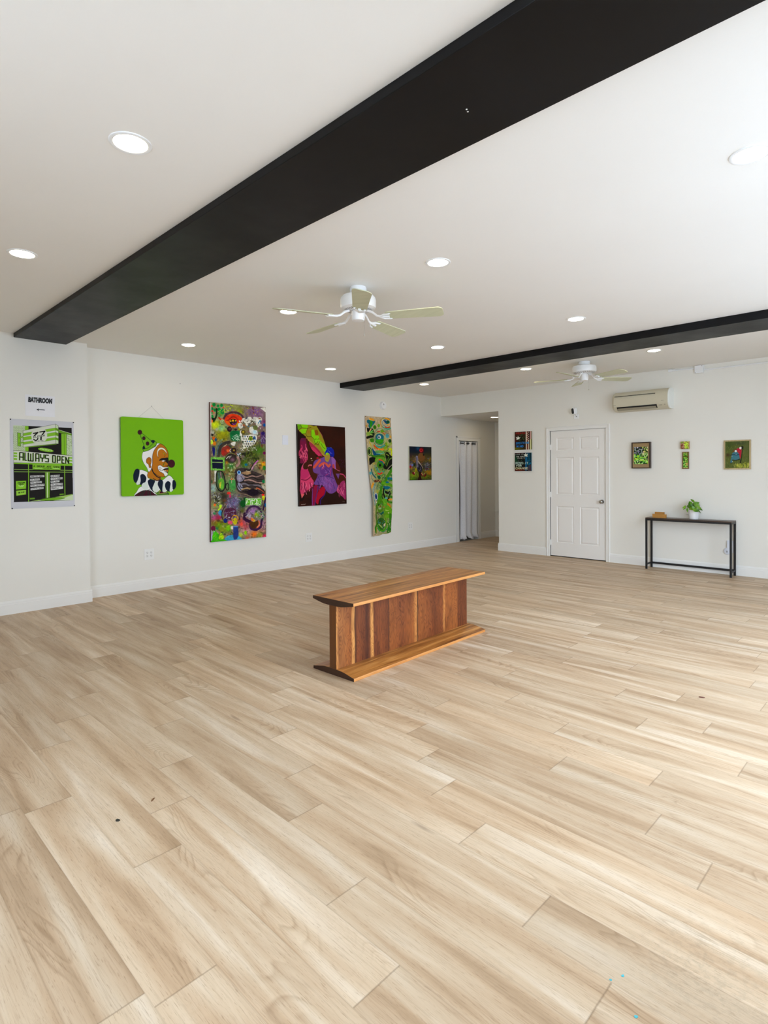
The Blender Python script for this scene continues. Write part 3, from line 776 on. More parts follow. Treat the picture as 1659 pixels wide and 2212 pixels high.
obj('motion_sensor', boxes((-0.044, -0.0295, -0.072, -0.030, -0.0270, -0.048)), simple('grey_sensor', (0.25, 0.27, 0.29, 1), 0.4), na)

# ================================================================== CURTAIN IN THE HALL
t = NT('white_curtain_cloth'); t.col(t.ramp(t.noise(t.coords('Object', (60, 60, 60)), 1.0, 2), [(0.3, (0.72, 0.72, 0.74, 1)), (0.7, (0.80, 0.80, 0.82, 1))])).rough(0.8); M_cloth = t.m
cu = thing('curtain', 'white grommet curtain hanging in the hall doorway', 'curtain', (-0.05, DY0, 0))
bm = bmesh.new(); nu, nv = 90, 46; grid = []
zt = 2.022
for j in range(nv+1):
    v = j/nv; row = []
    for i in range(nu+1):
        u = i/nu
        ya = 0.015+v*0.02; yb = (DY1-DY0)-0.025-0.0*v
        y = ya+(yb-ya)*u+0.03*v*math.sin(u*9+1.5)*0.5
        amp = 0.028+0.012*v
        x = amp*math.sin(u*2*PI*3.1+0.6+1.9*v)+0.012*v*math.sin(u*31+v*5)+0.02
        zb_ = 0.035+0.02*math.sin(u*17)+(0.03 if 0.22 < u < 0.5 else 0)
        z = zt+(zb_-zt)*v
        if v > 0.93: x += (v-0.93)*0.9*math.sin(u*2*PI*3.1+0.2)**2
        row.append(bm.verts.new((x, y, z)))
    grid.append(row)
for j in range(nv):
    for i in range(nu): bm.faces.new((grid[j][i], grid[j][i+1], grid[j+1][i+1], grid[j+1][i]))
c_ = obj('cloth', bm, M_cloth, cu, smooth=True)
md = c_.modifiers.new('thick', 'SOLIDIFY'); md.thickness = 0.002
bm = bmesh.new(); tube(bm, [(0.02, 0.0, 1.985), (0.02, DY1-DY0, 1.985)], 0.011, 12)
obj('curtain_rod', bm, simple('dark_rod', (0.03, 0.03, 0.035, 1), 0.35, 0.8), cu, smooth=True)
M_gromm = simple('dark_grommet', (0.05, 0.05, 0.055, 1), 0.35, 0.8)
for gy in (0.06, 0.20, 0.33, 0.46, 0.58):
    bm = bmesh.new()
    lathe(bm, [(0.018, -0.004), (0.028, -0.004), (0.030, 0.0), (0.028, 0.004), (0.018, 0.004), (0.018, -0.004)], (0, 0, 0), 18, 'x', cap=False)
    g_ = obj('grommet', bm, M_gromm, cu, smooth=True); g_.location = (0.045, gy, 1.985); g_.rotation_euler = (0, 0, 0.5)
# ledge and low box seen at the hall's end
struct('trim_2', boxes((0.01, EY-0.05, 0.545, 0.9, EY, 0.56)), M_trim)

# ================================================================== SMALL THINGS ON THE FLOOR
M_cy = simple('cyan_paint', rgb(70, 176, 190), 0.5)
def speck(name, m, label, cat, x, y, r, group=None, el=1.5, rot=0.3, h=0.0012):
    bm = bmesh.new(); ol = []
    rr = random.Random(int(x*1000))
    for i in range(10):
        a = 2*PI*i/10; q = r*(0.8+0.4*rr.random()); px_, py_ = q*el*math.cos(a), q*math.sin(a)
        ol.append((px_*math.cos(rot)-py_*math.sin(rot), px_*math.sin(rot)+py_*math.cos(rot)))
    prism(bm, ol, 2, 0, h)
    o = obj(name, bm, m); o.location = (x, y, 0.0002); return tag(o, label, cat, group)
speck('paint_speck', M_cy, 'right one of the two cyan specks close together on the floor', 'paint speck', 6.312, -7.128, 0.0032, 'cyan paint specks on the floor', rot=1.0)
speck('paint_speck', M_cy, 'left one of the two cyan specks close together on the floor', 'paint speck', 6.293, -7.164, 0.0026, 'cyan paint specks on the floor', rot=.4)
speck('paint_speck', M_cy, 'cyan speck lying alone at the bottom edge of the photo', 'paint speck', 6.384, -7.225, 0.0034, 'cyan paint specks on the floor', rot=1.0)
speck('leaf_crumb', simple('dark_crumb', rgb(50, 48, 38), 0.8), 'tiny dark leaf crumb on the left foreground floor', 'leaf crumb', 4.55, -7.824, 0.006, h=0.004)
speck('wood_splinter', simple('brown_splinter', rgb(118, 84, 54), 0.8), 'thin brown wood splinter just beyond the dark crumb', 'splinter', 4.507, -7.661, 0.004, el=3.2, rot=-0.9, h=0.003)
speck('leaf_crumb', simple('red_crumb', rgb(110, 70, 56), 0.8), 'tiny reddish crumb on the bright floor at right', 'leaf crumb', 5.886, -4.829, 0.008, el=2.2, h=0.004)

# ================================================================== PAINTED SURFACES
# a small brush: pictures are painted into a colour grid, then carried as pigment by the mesh of each canvas
def homog(src, dst):
    A = []; b = []
    for (x, y), (u, v) in zip(src, dst):
        A.append([x, y, 1, 0, 0, 0, -u*x, -u*y]); b.append(u)
        A.append([0, 0, 0, x, y, 1, -v*x, -v*y]); b.append(v)
    h = np.linalg.solve(np.array(A, float), np.array(b, float))
    return np.append(h, 1).reshape(3, 3)
def vnoise(h, w, cells, seed, octaves=3):
    rs = np.random.RandomState(seed); out = np.zeros((h, w)); amp = 1.0; tot = 0
    for o in range(octaves):
        n = max(2, int(cells*2**o)); m = max(2, int(cells*2**o*h/max(1, w)))
        g = rs.rand(m+2, n+2)
        yy = np.linspace(0, m, h, endpoint=False); xx = np.linspace(0, n, w, endpoint=False)
        yi = yy.astype(int); xi = xx.astype(int); fy = yy-yi; fx = xx-xi
        fy = (fy*fy*(3-2*fy))[:, None]; fx = (fx*fx*(3-2*fx))[None]
        a = g[np.ix_(yi, xi)]; b = g[np.ix_(yi, xi+1)]; c = g[np.ix_(yi+1, xi)]; d = g[np.ix_(yi+1, xi+1)]
        out += amp*((a*(1-fx)+b*fx)*(1-fy)+(c*(1-fx)+d*fx)*fy); tot += amp; amp *= 0.5
    return out/tot
FONT = {'A': [[(0, 1), (.5, 0), (1, 1)], [(.2, .62), (.8, .62)]], 'B': [[(0, 0), (0, 1), (.8, 1), (1, .78), (.75, .5), (0, .5)], [(0, 0), (.75, 0), (.9, .25), (.75, .5)]],
        'C': [[(1, .1), (.7, 0), (.2, 0), (0, .3), (0, .7), (.2, 1), (.7, 1), (1, .9)]], 'D': [[(0, 0), (0, 1), (.6, 1), (1, .7), (1, .3), (.6, 0), (0, 0)]],
        'E': [[(1, 0), (0, 0), (0, 1), (1, 1)], [(0, .5), (.8, .5)]], 'F': [[(1, 0), (0, 0), (0, 1)], [(0, .5), (.8, .5)]],
        'G': [[(1, .15), (.7, 0), (.2, 0), (0, .3), (0, .7), (.2, 1), (.8, 1), (1, .8), (1, .55), (.6, .55)]], 'H': [[(0, 0), (0, 1)], [(1, 0), (1, 1)], [(0, .5), (1, .5)]],
        'I': [[(.5, 0), (.5, 1)]], 'J': [[(1, 0), (1, .8), (.7, 1), (.2, 1), (0, .8)]], 'K': [[(0, 0), (0, 1)], [(1, 0), (0, .55), (1, 1)]], 'L': [[(0, 0), (0, 1), (1, 1)]],
        'M': [[(0, 1), (0, 0), (.5, .6), (1, 0), (1, 1)]], 'N': [[(0, 1), (0, 0), (1, 1), (1, 0)]], 'O': [[(.2, 0), (.8, 0), (1, .3), (1, .7), (.8, 1), (.2, 1), (0, .7), (0, .3), (.2, 0)]],
        'P': [[(0, 1), (0, 0), (.8, 0), (1, .28), (.8, .55), (0, .55)]], 'Q': [[(.2, 0), (.8, 0), (1, .3), (1, .7), (.8, 1), (.2, 1), (0, .7), (0, .3), (.2, 0)], [(.6, .7), (1, 1)]],
        'R': [[(0, 1), (0, 0), (.8, 0), (1, .28), (.8, .5), (0, .5)], [(.5, .5), (1, 1)]], 'S': [[(1, .1), (.7, 0), (.2, 0), (0, .25), (.3, .48), (.8, .55), (1, .78), (.8, 1), (.2, 1), (0, .9)]],
        'T': [[(0, 0), (1, 0)], [(.5, 0), (.5, 1)]], 'U': [[(0, 0), (0, .75), (.25, 1), (.75, 1), (1, .75), (1, 0)]], 'V': [[(0, 0), (.5, 1), (1, 0)]], 'W': [[(0, 0), (.25, 1), (.5, .4), (.75, 1), (1, 0)]],
        'X': [[(0, 0), (1, 1)], [(1, 0), (0, 1)]], 'Y': [[(0, 0), (.5, .5), (1, 0)], [(.5, .5), (.5, 1)]], 'Z': [[(0, 0), (1, 0), (0, 1), (1, 1)]],
        '1': [[(.2, .2), (.5, 0), (.5, 1)]], '2': [[(0, .2), (.3, 0), (.8, 0), (1, .3), (0, 1), (1, 1)]], '3': [[(0, 0), (1, 0), (.45, .4), (1, .7), (.7, 1), (0, .95)]], '4': [[(.8, 1), (.8, 0), (0, .7), (1, .7)]],
        '7': [[(0, 0), (1, 0), (.4, 1)]], '-': [[(.1, .5), (.9, .5)]]}
class Art:
    def __init__(s, W, H, quad, base=(200, 200, 195), seed=1):
        s.W, s.H = W*2, H*2; s.seed = seed
        s.im = np.zeros((s.H, s.W, 3)); s.im[:] = np.array(base)/255.0
        s.Hm = homog(quad, [(0, 0), (s.W, 0), (s.W, s.H), (0, s.H)]); s.o = (0, 0); s.sc = 1.0
        xs = [q[0] for q in quad]; s.ppu = s.W/(max(xs)-min(xs))       # raster px per photo px
    def crop(s, ox, oy, sc): s.o = (ox, oy); s.sc = sc; return s
    def T(s, pts):
        p = np.array([(x/s.sc+s.o[0], y/s.sc+s.o[1], 1.0) for x, y in pts]) @ s.Hm.T
        return p[:, :2]/p[:, 2:]
    def bb(s, P, m=2):
        x0 = max(0, int(P[:, 0].min()-m)); x1 = min(s.W, int(P[:, 0].max()+m)+1)
        y0 = max(0, int(P[:, 1].min()-m)); y1 = min(s.H, int(P[:, 1].max()+m)+1)
        return x0, x1, y0, y1
    def put(s, box_, mask, c, a=1.0):
        x0, x1, y0, y1 = box_
        if x1 <= x0 or y1 <= y0: return
        m = (mask*a)[..., None]; s.im[y0:y1, x0:x1] = s.im[y0:y1, x0:x1]*(1-m)+np.array(c)/255.0*m
    def smooth(s, pts, closed):
        P = list(pts); n = len(P); out = []
        for i in range(n if closed else n-1):
            p0 = P[(i-1) % n] if closed or i > 0 else P[0]; p1 = P[i]; p2 = P[(i+1) % n]
            p3 = P[(i+2) % n] if closed or i < n-2 else P[-1]
            for k in range(6):
                t = k/6.0
                out.append(tuple(0.5*((2*p1[j])+(-p0[j]+p2[j])*t+(2*p0[j]-5*p1[j]+4*p2[j]-p3[j])*t*t+(-p0[j]+3*p1[j]-3*p2[j]+p3[j])*t**3) for j in (0, 1)))
        if not closed: out.append(P[-1])
        return out
    def poly(s, pts, c, sm=False, a=1.0, edge=None, ew=4):
        src = pts
        if sm: pts = s.smooth(pts, True)
        P = s.T(pts); b = s.bb(P); x0, x1, y0, y1 = b
        if x1 <= x0 or y1 <= y0: return s
        X, Y = np.meshgrid(np.arange(x0, x1)+0.5, np.arange(y0, y1)+0.5); ins = np.zeros(X.shape, bool)
        n = len(P)
        for i in range(n):
            ax, ay = P[i]; bx, by = P[(i+1) % n]
            if ay == by: continue
            cnd = ((ay > Y) != (by > Y)) & (X < (bx-ax)*(Y-ay)/(by-ay)+ax); ins ^= cnd
        s.put(b, ins.astype(float), c, a)
        if edge: s.line(list(pts)+[pts[0]], ew, edge)
        return s
    def line(s, pts, w, c, sm=False, a=1.0):
        if sm: pts = s.smooth(pts, False)
        P = s.T(pts); r = max(0.6, w/s.sc*s.ppu/2)
        b = s.bb(P, r+2); x0, x1, y0, y1 = b
        if x1 <= x0 or y1 <= y0: return s
        X, Y = np.meshgrid(np.arange(x0, x1)+0.5, np.arange(y0, y1)+0.5); D = np.full(X.shape, 1e9)
        for (ax, ay), (bx, by) in zip(P, P[1:]):
            dx, dy = bx-ax, by-ay; L2 = dx*dx+dy*dy+1e-9
            t = np.clip(((X-ax)*dx+(Y-ay)*dy)/L2, 0, 1); D = np.minimum(D, np.hypot(X-ax-t*dx, Y-ay-t*dy))
        s.put(b, np.clip(r+0.5-D, 0, 1), c, a); return s
    def ell(s, x, y, rx, ry, c, rot=0.0, a=1.0, **k):
        cr, sr = math.cos(rot), math.sin(rot)
        return s.poly([(x+rx*math.cos(t)*cr-ry*math.sin(t)*sr, y+rx*math.cos(t)*sr+ry*math.sin(t)*cr) for t in [2*PI*i/24 for i in range(24)]], c, a=a, **k)
    def spray(s, x, y, r, c, a=0.8, ry=None):
        P = s.T([(x-r*1.6, y-(ry or r)*1.6), (x+r*1.6, y-(ry or r)*1.6), (x+r*1.6, y+(ry or r)*1.6), (x-r*1.6, y+(ry or r)*1.6)])
        C = s.T([(x, y)])[0]; b = s.bb(P, 0); x0, x1, y0, y1 = b
        if x1 <= x0 or y1 <= y0: return s
        X, Y = np.meshgrid(np.arange(x0, x1)+0.5, np.arange(y0, y1)+0.5)
        RX_ = (P[:, 0].max()-P[:, 0].min())/3.2; RY_ = (P[:, 1].max()-P[:, 1].min())/3.2
        d = ((X-C[0])/RX_)**2+((Y-C[1])/RY_)**2
        s.put(b, np.exp(-d*1.3)*(d < 2.5), c, a); return s
    def text(s, st, p0, p1, h, w, c, up=None, gap=0.32):
        """letters along the line p0-p1 (top-left to top-right), height h"""
        n = len(st); dx, dy = (p1[0]-p0[0])/n, (p1[1]-p0[1])/n
        for i, chh in enumerate(st):
            for pl_ in FONT.get(chh, []):
                s.line([(p0[0]+dx*(i+gap/2+u*(1-gap)), p0[1]+dy*(i+u)+v*h) for u, v in pl_], w, c)
        return s
    def dots(s, n, box_, r, cols, seed=0, a=1.0):
        rr = random.Random(seed)
        for _ in range(n):
            s.ell(rr.uniform(box_[0], box_[2]), rr.uniform(box_[1], box_[3]), r*rr.uniform(.5, 1.2), r*rr.uniform(.5, 1.2), rr.choice(cols), a=a)
        return s
    def blobs(s, n, box_, r, cols, seed=0, a=0.9):
        rr = random.Random(seed)
        for _ in range(n):
            x, y = rr.uniform(box_[0], box_[2]), rr.uniform(box_[1], box_[3]); m = rr.randint(5, 8)
            q = r*rr.uniform(.4, 1.3); st = rr.uniform(.6, 2.0); an = rr.uniform(0, PI)
            pts = []
            for i in range(m):
                t_ = 2*PI*i/m; k = q*rr.uniform(.5, 1.2); ux, uy = k*st*math.cos(t_), k*math.sin(t_)
                pts.append((x+ux*math.cos(an)-uy*math.sin(an), y+ux*math.sin(an)+uy*math.cos(an)))
            s.poly(pts, rr.choice(cols), sm=True, a=a)
        return s
    def strokes(s, n, box_, L, w, cols, ang=(0, PI), seed=0, a=0.9):
        rr = random.Random(seed)
        for _ in range(n):
            x, y = rr.uniform(box_[0], box_[2]), rr.uniform(box_[1], box_[3]); t_ = rr.uniform(*ang); q = L*rr.uniform(.4, 1.2)
            s.line([(x, y), (x+q*math.cos(t_)*.5+rr.uniform(-.15, .15)*q, y+q*math.sin(t_)*.5), (x+q*math.cos(t_), y+q*math.sin(t_))], w*rr.uniform(.5, 1.2), rr.choice(cols), sm=True, a=a)
        return s
    def arc(s, x, y, rx, ry, a0, a1, w, c, a=1.0):
        return s.line([(x+rx*math.cos(math.radians(a0+(a1-a0)*i/20)), y+ry*math.sin(math.radians(a0+(a1-a0)*i/20))) for i in range(21)], w, c, a=a)
    def done(s, gain=1.35):
        gain *= 0.90
        im = s.im.reshape(s.H//2, 2, s.W//2, 2, 3).mean((1, 3))
        l = np.where(im <= 0.04045, im/12.92, ((im+0.055)/1.055)**2.4)
        return np.clip(l*gain, 0.0015, 0.86)
def pigment_mat(name, rough=0.5, weave=0.0):
    t = NT(name); at = t.n('ShaderNodeAttribute'); at.attribute_name = 'pigment'
    t.l(at.outputs['Color'], t.b.inputs['Base Color']); t.rough(rough); t.b.inputs['Specular IOR Level'].default_value = 0.1
    if weave: t.bump(t.noise(t.coords('Object', (1, 1, 1)), 260, 2), weave, 0.0008)
    return t.m
M_acr = pigment_mat('acrylic_on_canvas', 0.5, 0.08)
M_prn = pigment_mat('printed_paper', 0.6)
def surface(name, img, fn, m, parent=None):
    """fn(u, v) arrays -> (x, y, z) arrays; u to the right, v downward as seen from the room"""
    h, w, _ = img.shape
    U, V = np.meshgrid(np.linspace(0, 1, w), np.linspace(0, 1, h))
    x, y, z = fn(U, V)
    co = np.stack([np.broadcast_to(x, U.shape), np.broadcast_to(y, U.shape), np.broadcast_to(z, U.shape)], -1).reshape(-1, 3).astype('f')
    idx = np.arange(h*w).reshape(h, w)
    q = np.stack([idx[:-1, :-1], idx[1:, :-1], idx[1:, 1:], idx[:-1, 1:]], -1).reshape(-1, 4)
    me = bpy.data.meshes.new(name); me.vertices.add(h*w); me.vertices.foreach_set('co', co.ravel())
    me.loops.add(q.size); me.loops.foreach_set('vertex_index', q.ravel().astype('i'))
    me.polygons.add(len(q)); me.polygons.foreach_set('loop_start', np.arange(0, q.size, 4, dtype='i')); me.polygons.foreach_set('loop_total', np.full(len(q), 4, 'i'))
    me.update(); me.validate()
    ca = me.color_attributes.new('pigment', 'FLOAT_COLOR', 'POINT')
    ca.data.foreach_set('color', np.concatenate([img.reshape(-1, 3), np.ones((h*w, 1))], 1).astype('f').ravel())
    me.materials.append(m); o = bpy.data.objects.new(name, me); COL.objects.link(o)
    if parent: o.parent = parent
    return o
def left_fn(y0, y1, z0, z1, x, tilt=0.0):
    """flat picture on the left wall; y0 left, y1 right, z0 bottom, z1 top (local to its thing)"""
    return lambda U, V: (x+0*U, y0+(y1-y0)*U+tilt*V, z1+(z0-z1)*V)
def back_fn(x0, x1, z0, z1, y):
    return lambda U, V: (x0+(x1-x0)*U, y+0*U, z1+(z0-z1)*V)
def canvas_left(label, y0, y1, z0, z1, depth, img, edge_mat, tilt=0.0, cat='painting', name='painting', rad=0.0, off=0.0):
    r = thing(name, label, cat, (off or 0.003, y0, z0)); w, h = y1-y0, z1-z0
    bm = bmesh.new()
    if rad:
        ol = []
        for cx_, cy_, a0 in ((w-rad, h-rad, 0), (rad, h-rad, 90), (rad, rad, 180), (w-rad, rad, 270)):
            for i in range(7): a = math.radians(a0+15*i); ol.append((cx_+rad*math.cos(a)*1.0, cy_+rad*math.sin(a)))
        prism(bm, ol, 0, 0.0, depth)
    else: prism(bm, [(tilt, 0), (w+tilt, 0), (w, h), (0, h)], 0, 0.0, depth)
    obj('canvas_edge', bm, edge_mat, r)
    if rad:
        k = rad*0.30
        def fn(U, V):
            Y = w*U; Z = h*(1-V)
            dx = np.minimum(Y, w-Y); dz = np.minimum(Z, h-Z)
            cxm = np.maximum(0, rad-dx); czm = np.maximum(0, rad-dz); d = np.hypot(cxm, czm); f = np.where(d > rad, rad/np.maximum(d, 1e-9), 1.0)
            Y2 = np.where((cxm > 0) & (czm > 0), np.where(Y < w/2, rad-cxm*f, w-rad+cxm*f), Y); Z2 = np.where((cxm > 0) & (czm > 0), np.where(Z < h/2, rad-czm*f, h-rad+czm*f), Z)
            return (depth+0.0006+0*U, Y2, Z2)
        surface('painted_face', img, fn, M_acr, r)
    else: surface('painted_face', img, lambda U, V: (depth+0.0006+0*U, w*U+tilt*V, h*(1-V)), M_acr, r)
    return r
K = (16, 14, 12)

# ---------------------------------------------------------------- bathroom sign
M_paper = simple('white_paper', (0.80, 0.80, 0.82, 1), 0.7, var=0.01)
M_ink = simple('black_ink', (0.008, 0.008, 0.009, 1), 0.55)
sg = thing('paper_sign', 'white paper sign reading BATHROOM with a left arrow, above the poster', 'sign', (PX, -7.067, 2.020))
bm = bmesh.new(); g_ = [[bm.verts.new((0.0015+0.0025*math.sin(j*2.1+i*1.3)**2, 0.275*i/8, 0.218*j/6)) for i in range(9)] for j in range(7)]
for j in range(6):
    for i in range(8): bm.faces.new((g_[j][i], g_[j][i+1], g_[j+1][i+1], g_[j+1][i]))
o = obj('paper_sheet', bm, M_paper, sg, smooth=True)
def text_mesh(body, size, m, parent, y, z, x, sx=1.0, bold=0.0, shear=0.0, width=None, extrude=0.0004):
    cu_ = bpy.data.curves.new('lettering', 'FONT'); cu_.body = body; cu_.size = size; cu_.align_x = 'CENTER'; cu_.align_y = 'CENTER'
    cu_.offset = bold; cu_.shear = shear; cu_.extrude = extrude; cu_.resolution_u = 4
    to = bpy.data.objects.new('tmp', cu_); COL.objects.link(to)
    dg = bpy.context.evaluated_depsgraph_get(); me = bpy.data.meshes.new_from_object(to.evaluated_get(dg))
    bpy.data.objects.remove(to, do_unlink=True)
    co = np.empty(len(me.vertices)*3, 'f'); me.vertices.foreach_get('co', co); co = co.reshape(-1, 3)
    if width: sx = width/(co[:, 0].max()-co[:, 0].min())
    new = np.stack([x+co[:, 2], y+co[:, 0]*sx, z+co[:, 1]], -1); me.vertices.foreach_set('co', new.ravel()); me.update()
    me.materials.clear(); me.materials.append(m); me.name = 'lettering'
    o = bpy.data.objects.new('lettering', me); COL.objects.link(o); o.parent = parent; return o
text_mesh('BATHROOM', 0.066, M_ink, sg, 0.137, 0.165, 0.0052, bold=0.0048, shear=0.12, width=0.226)
bm = bmesh.new()
prism(bm, [(0.112, 0.0655), (0.178, 0.0655), (0.178, 0.0725), (0.112, 0.0725)], 0, 0.0045, 0.0058)
prism(bm, [(0.100, 0.069), (0.124, 0.083), (0.121, 0.0755), (0.113, 0.069), (0.121, 0.0625), (0.124, 0.055)], 0, 0.0045, 0.0058)
obj('arrow', bm, M_ink, sg)

# ---------------------------------------------------------------- show poster
def poster_art():
    A = Art(300, 460, [(20.3, 904.6), (158.7, 911.6), (161, 1093), (25.4, 1099.7)], (188, 189, 194)).crop(0, 820, 7.372)
    G = (120, 176, 38); G2 = (94, 140, 30); LG = (184, 200, 162); WP = (196, 200, 184); B = (26, 23, 21)
    A.poly([(207, 732), (1140, 772), (1160, 1918), (230, 1955)], B)
    # brick wall left and right
    A.poly([(207, 732), (395, 742), (400, 1146), (216, 1132)], LG)
    for i in range(24):
        y = 752+i*16.5; A.line([(208, y), (392, y+9)], 2, (70, 84, 56))
        for k in range(5): x = 222+k*38+(19 if i % 2 else 0); A.line([(x, y+1), (x, y+17)], 2, (70, 84, 56))
    A.poly([(395, 742), (450, 746), (452, 1150), (400, 1146)], G)
    A.poly([(1060, 870), (1140, 890), (1145, 1215), (1058, 1205)], LG)
    A.dots(260, (1062, 885, 1138, 1205), 3, [(110, 130, 90), (90, 110, 70)], 3)
    A.poly([(974, 865), (1058, 872), (1058, 1205), (978, 1196)], G); A.line([(1018, 868), (1022, 1200)], 5, (50, 80, 18)); A.line([(1056, 870), (1058, 1205)], 4, (40, 60, 18))
    A.poly([(928, 800), (1136, 865), (1136, 892), (928, 848)], G2); A.line([(928, 802), (1136, 866)], 7, LG)
    # hanging sign
    A.poly([(275, 850), (325, 860), (328, 1070), (280, 1062)], G, edge=B, ew=4)
    for y in (915, 1005): A.poly([(300, y+8), (368, y-6), (368, y+14), (300, y+28)], G, edge=(50, 80, 20), ew=3)
    A.poly([(366, 818), (884, 710), (884, 1026), (370, 1082)], WP, edge=B, ew=4)
    A.poly([(884, 710), (928, 740), (928, 1028), (884, 1026)], LG, edge=B, ew=4)
    for (l0, r0, l1, r1) in ((858, 770, 902, 812), (920, 842, 975, 892), (1000, 924, 1042, 962)):
        A.poly([(370, l0+4), (884, r0), (884, r1), (370, l1)], G, edge=(60, 100, 24), ew=3)
        A.poly([(886, r0), (928, r0+18), (928, r1+16), (886, r1)], G2)
    A.poly([(500, 860), (545, 822), (690, 796), (735, 830), (748, 880), (742, 940), (705, 985), (560, 1012), (520, 985), (500, 930)], WP, sm=True)
    A.line([(532, 862), (585, 852)], 20, K); A.line([(600, 846), (545, 900)], 20, K); A.line([(535, 955), (560, 975), (592, 962), (600, 940)], 18, K, sm=True)
    A.line([(632, 840), (712, 826)], 20, K); A.line([(712, 826), (672, 882)], 20, K); A.line([(652, 925), (650, 962)], 24, K)
    A.text('ELEVEN', (528, 908), (712, 880), 26, 6, K); A.text('STUDIOS', (548, 984), (690, 970), 15, 3.5, (60, 60, 55))
    A.poly([(370, 1082), (884, 1028), (905, 1036), (480, 1084)], G2)
    A.ell(727, 1126, 125, 28, G, rot=0.15); A.text('PRESENTS', (638, 1100), (826, 1128), 18, 3.5, (210, 225, 180))
    # fascia with the title
    A.poly([(216, 1132), (1145, 1215), (1150, 1345), (222, 1330)], WP); A.line([(216, 1134), (1145, 1217)], 5, B)
    for y in (1165, 1210, 1255):
        A.poly([(218, y), (275, y+5), (275, y+32), (218, y+30)], G); A.poly([(1095, y+72), (1146, y+76), (1146, y+100), (1095, y+98)], G)
    LT = {'A': [[(0, 1), (0, 0), (1, 0), (1, 1)], [(0, .6), (1, .6)]], 'L': [[(0, 0), (0, 1), (.7, 1)]], 'W': [[(0, 0), (0, 1), (1, 1), (1, 0)], [(.5, .1), (.5, 1)]],
          'Y': [[(0, 0), (0, .5), (1, .5), (1, 0)], [(.5, .5), (.5, 1)]], 'S': [[(1, 0), (0, 0), (0, .5), (1, .5), (1, 1), (0, 1)]], 'O': [[(0, 0), (1, 0), (1, 1), (0, 1), (0, 0)]],
          'P': [[(0, 1), (0, 0), (1, 0), (1, .6), (0, .6)]], 'E': [[(1, 0), (0, 0), (0, 1), (1, 1)], [(0, .5), (.8, .5)]], 'N': [[(0, 1), (0, 0), (1, 1), (1, 0)]]}
    for off, cc_ in ((-9, G), (0, K)):
        for chh, x0, x1, yt, hh in (('A', 315, 372, 1168, 118), ('L', 398, 432, 1172, 118), ('W', 452, 528, 1176, 124), ('A', 570, 620, 1186, 118), ('Y', 648, 700, 1196, 112), ('S', 724, 770, 1206, 106),
                                    ('O', 838, 880, 1214, 106), ('P', 912, 954, 1222, 104), ('E', 985, 1020, 1230, 102), ('N', 1045, 1092, 1238, 98)):
            for pl_ in LT[chh]: A.line([(x0+u*(x1-x0)+off, yt+u*5+v*hh-off*.5) for u, v in pl_], 17 if off == 0 else 12, cc_)
    A.poly([(222, 1330), (1150, 1345), (1150, 1382), (224, 1350)], G, edge=B, ew=3)
    # subtitle band, glazing bars
    A.poly([(518, 1352), (962, 1368), (960, 1444), (520, 1438)], G)
    A.text('A GROUP ART SHOW', (532, 1372), (948, 1386), 24, 6, K); A.text('FEATURING', (690, 1408), (822, 1412), 14, 3.5, (40, 60, 20))
    A.line([(555, 1420), (670, 1416)], 8, (180, 210, 130)); A.line([(840, 1416), (935, 1426)], 8, (180, 210, 130))
    A.line([(232, 1436), (518, 1440)], 9, (150, 190, 90)); A.line([(962, 1446), (1150, 1450)], 9, (150, 190, 90))
    A.line([(232, 1476), (1152, 1478)], 10, (140, 180, 80)); A.line([(455, 1350), (462, 1945)], 13, G); A.line([(1026, 1380), (1032, 1835)], 13, G)
    A.poly([(716, 1480), (788, 1480), (790, 1890), (730, 1892)], (96, 140, 40)); A.line([(750, 1490), (756, 1885)], 12, (205, 220, 175)); A.line([(780, 1480), (782, 1885)], 7, G)
    # name strips
    for (x0, y0, x1, y1, h_, st) in ((483, 1536, 706, 1528, 28, 'ANGELICA EMERLI'), (483, 1585, 632, 1577, 30, 'DA DAMON'), (487, 1632, 665, 1620, 30, 'MARI POZZLE'), (487, 1678, 708, 1662, 32, 'MIKE THEODORUN'), (490, 1732, 694, 1712, 30, 'PATRICK DWYER'),
                              (806, 1528, 948, 1518, 28, 'ALEX MIXON'), (806, 1570, 996, 1558, 30, 'DUSTIN MORRIS'), (806, 1615, 945, 1604, 30, 'MATT SCOTT'), (806, 1662, 996, 1648, 30, 'SAM HAMILTON')):
        A.poly([(x0, y0), (x1, y1), (x1, y1+h_), (x0, y0+h_+3)], (200, 200, 198)); A.text(st, (x0+6, y0+8), (x1-4, y1+8), 13, 3.6, (50, 48, 48))
    A.poly([(806, 1705), (1000, 1690), (1000, 1740), (808, 1762)], (200, 200, 198)); A.text('CHELSEA RITTER', (812, 1712), (994, 1698), 13, 3.6, (50, 48, 48)); A.text('SOMERVILLE', (812, 1736), (930, 1726), 12, 3.6, (50, 48, 48))
    A.poly([(258, 1622), (418, 1616), (418, 1742), (262, 1755)], (124, 184, 38)); A.text('STATION', (285, 1642), (400, 1636), 20, 6, (20, 40, 10)); A.text('-2213-', (298, 1668), (386, 1662), 22, 6, (20, 40, 10))
    A.text('2ND FRIDAY', (298, 1692), (386, 1688), 10, 3, (200, 225, 160)); A.text('SHOWS', (318, 1708), (370, 1705), 9, 3, (200, 225, 160))
    A.poly([(264, 1774), (418, 1758), (418, 1832), (268, 1852)], (140, 192, 60)); A.text('MAY 14-27', (300, 1798), (392, 1786), 18, 5, (20, 40, 10))
    # pavement
    A.poly([(465, 1940), (1150, 1818), (1160, 1918), (600, 1932)], (150, 185, 90)); A.poly([(600, 1928), (780, 1885), (1030, 1880), (1160, 1830), (1160, 1918)], LG)
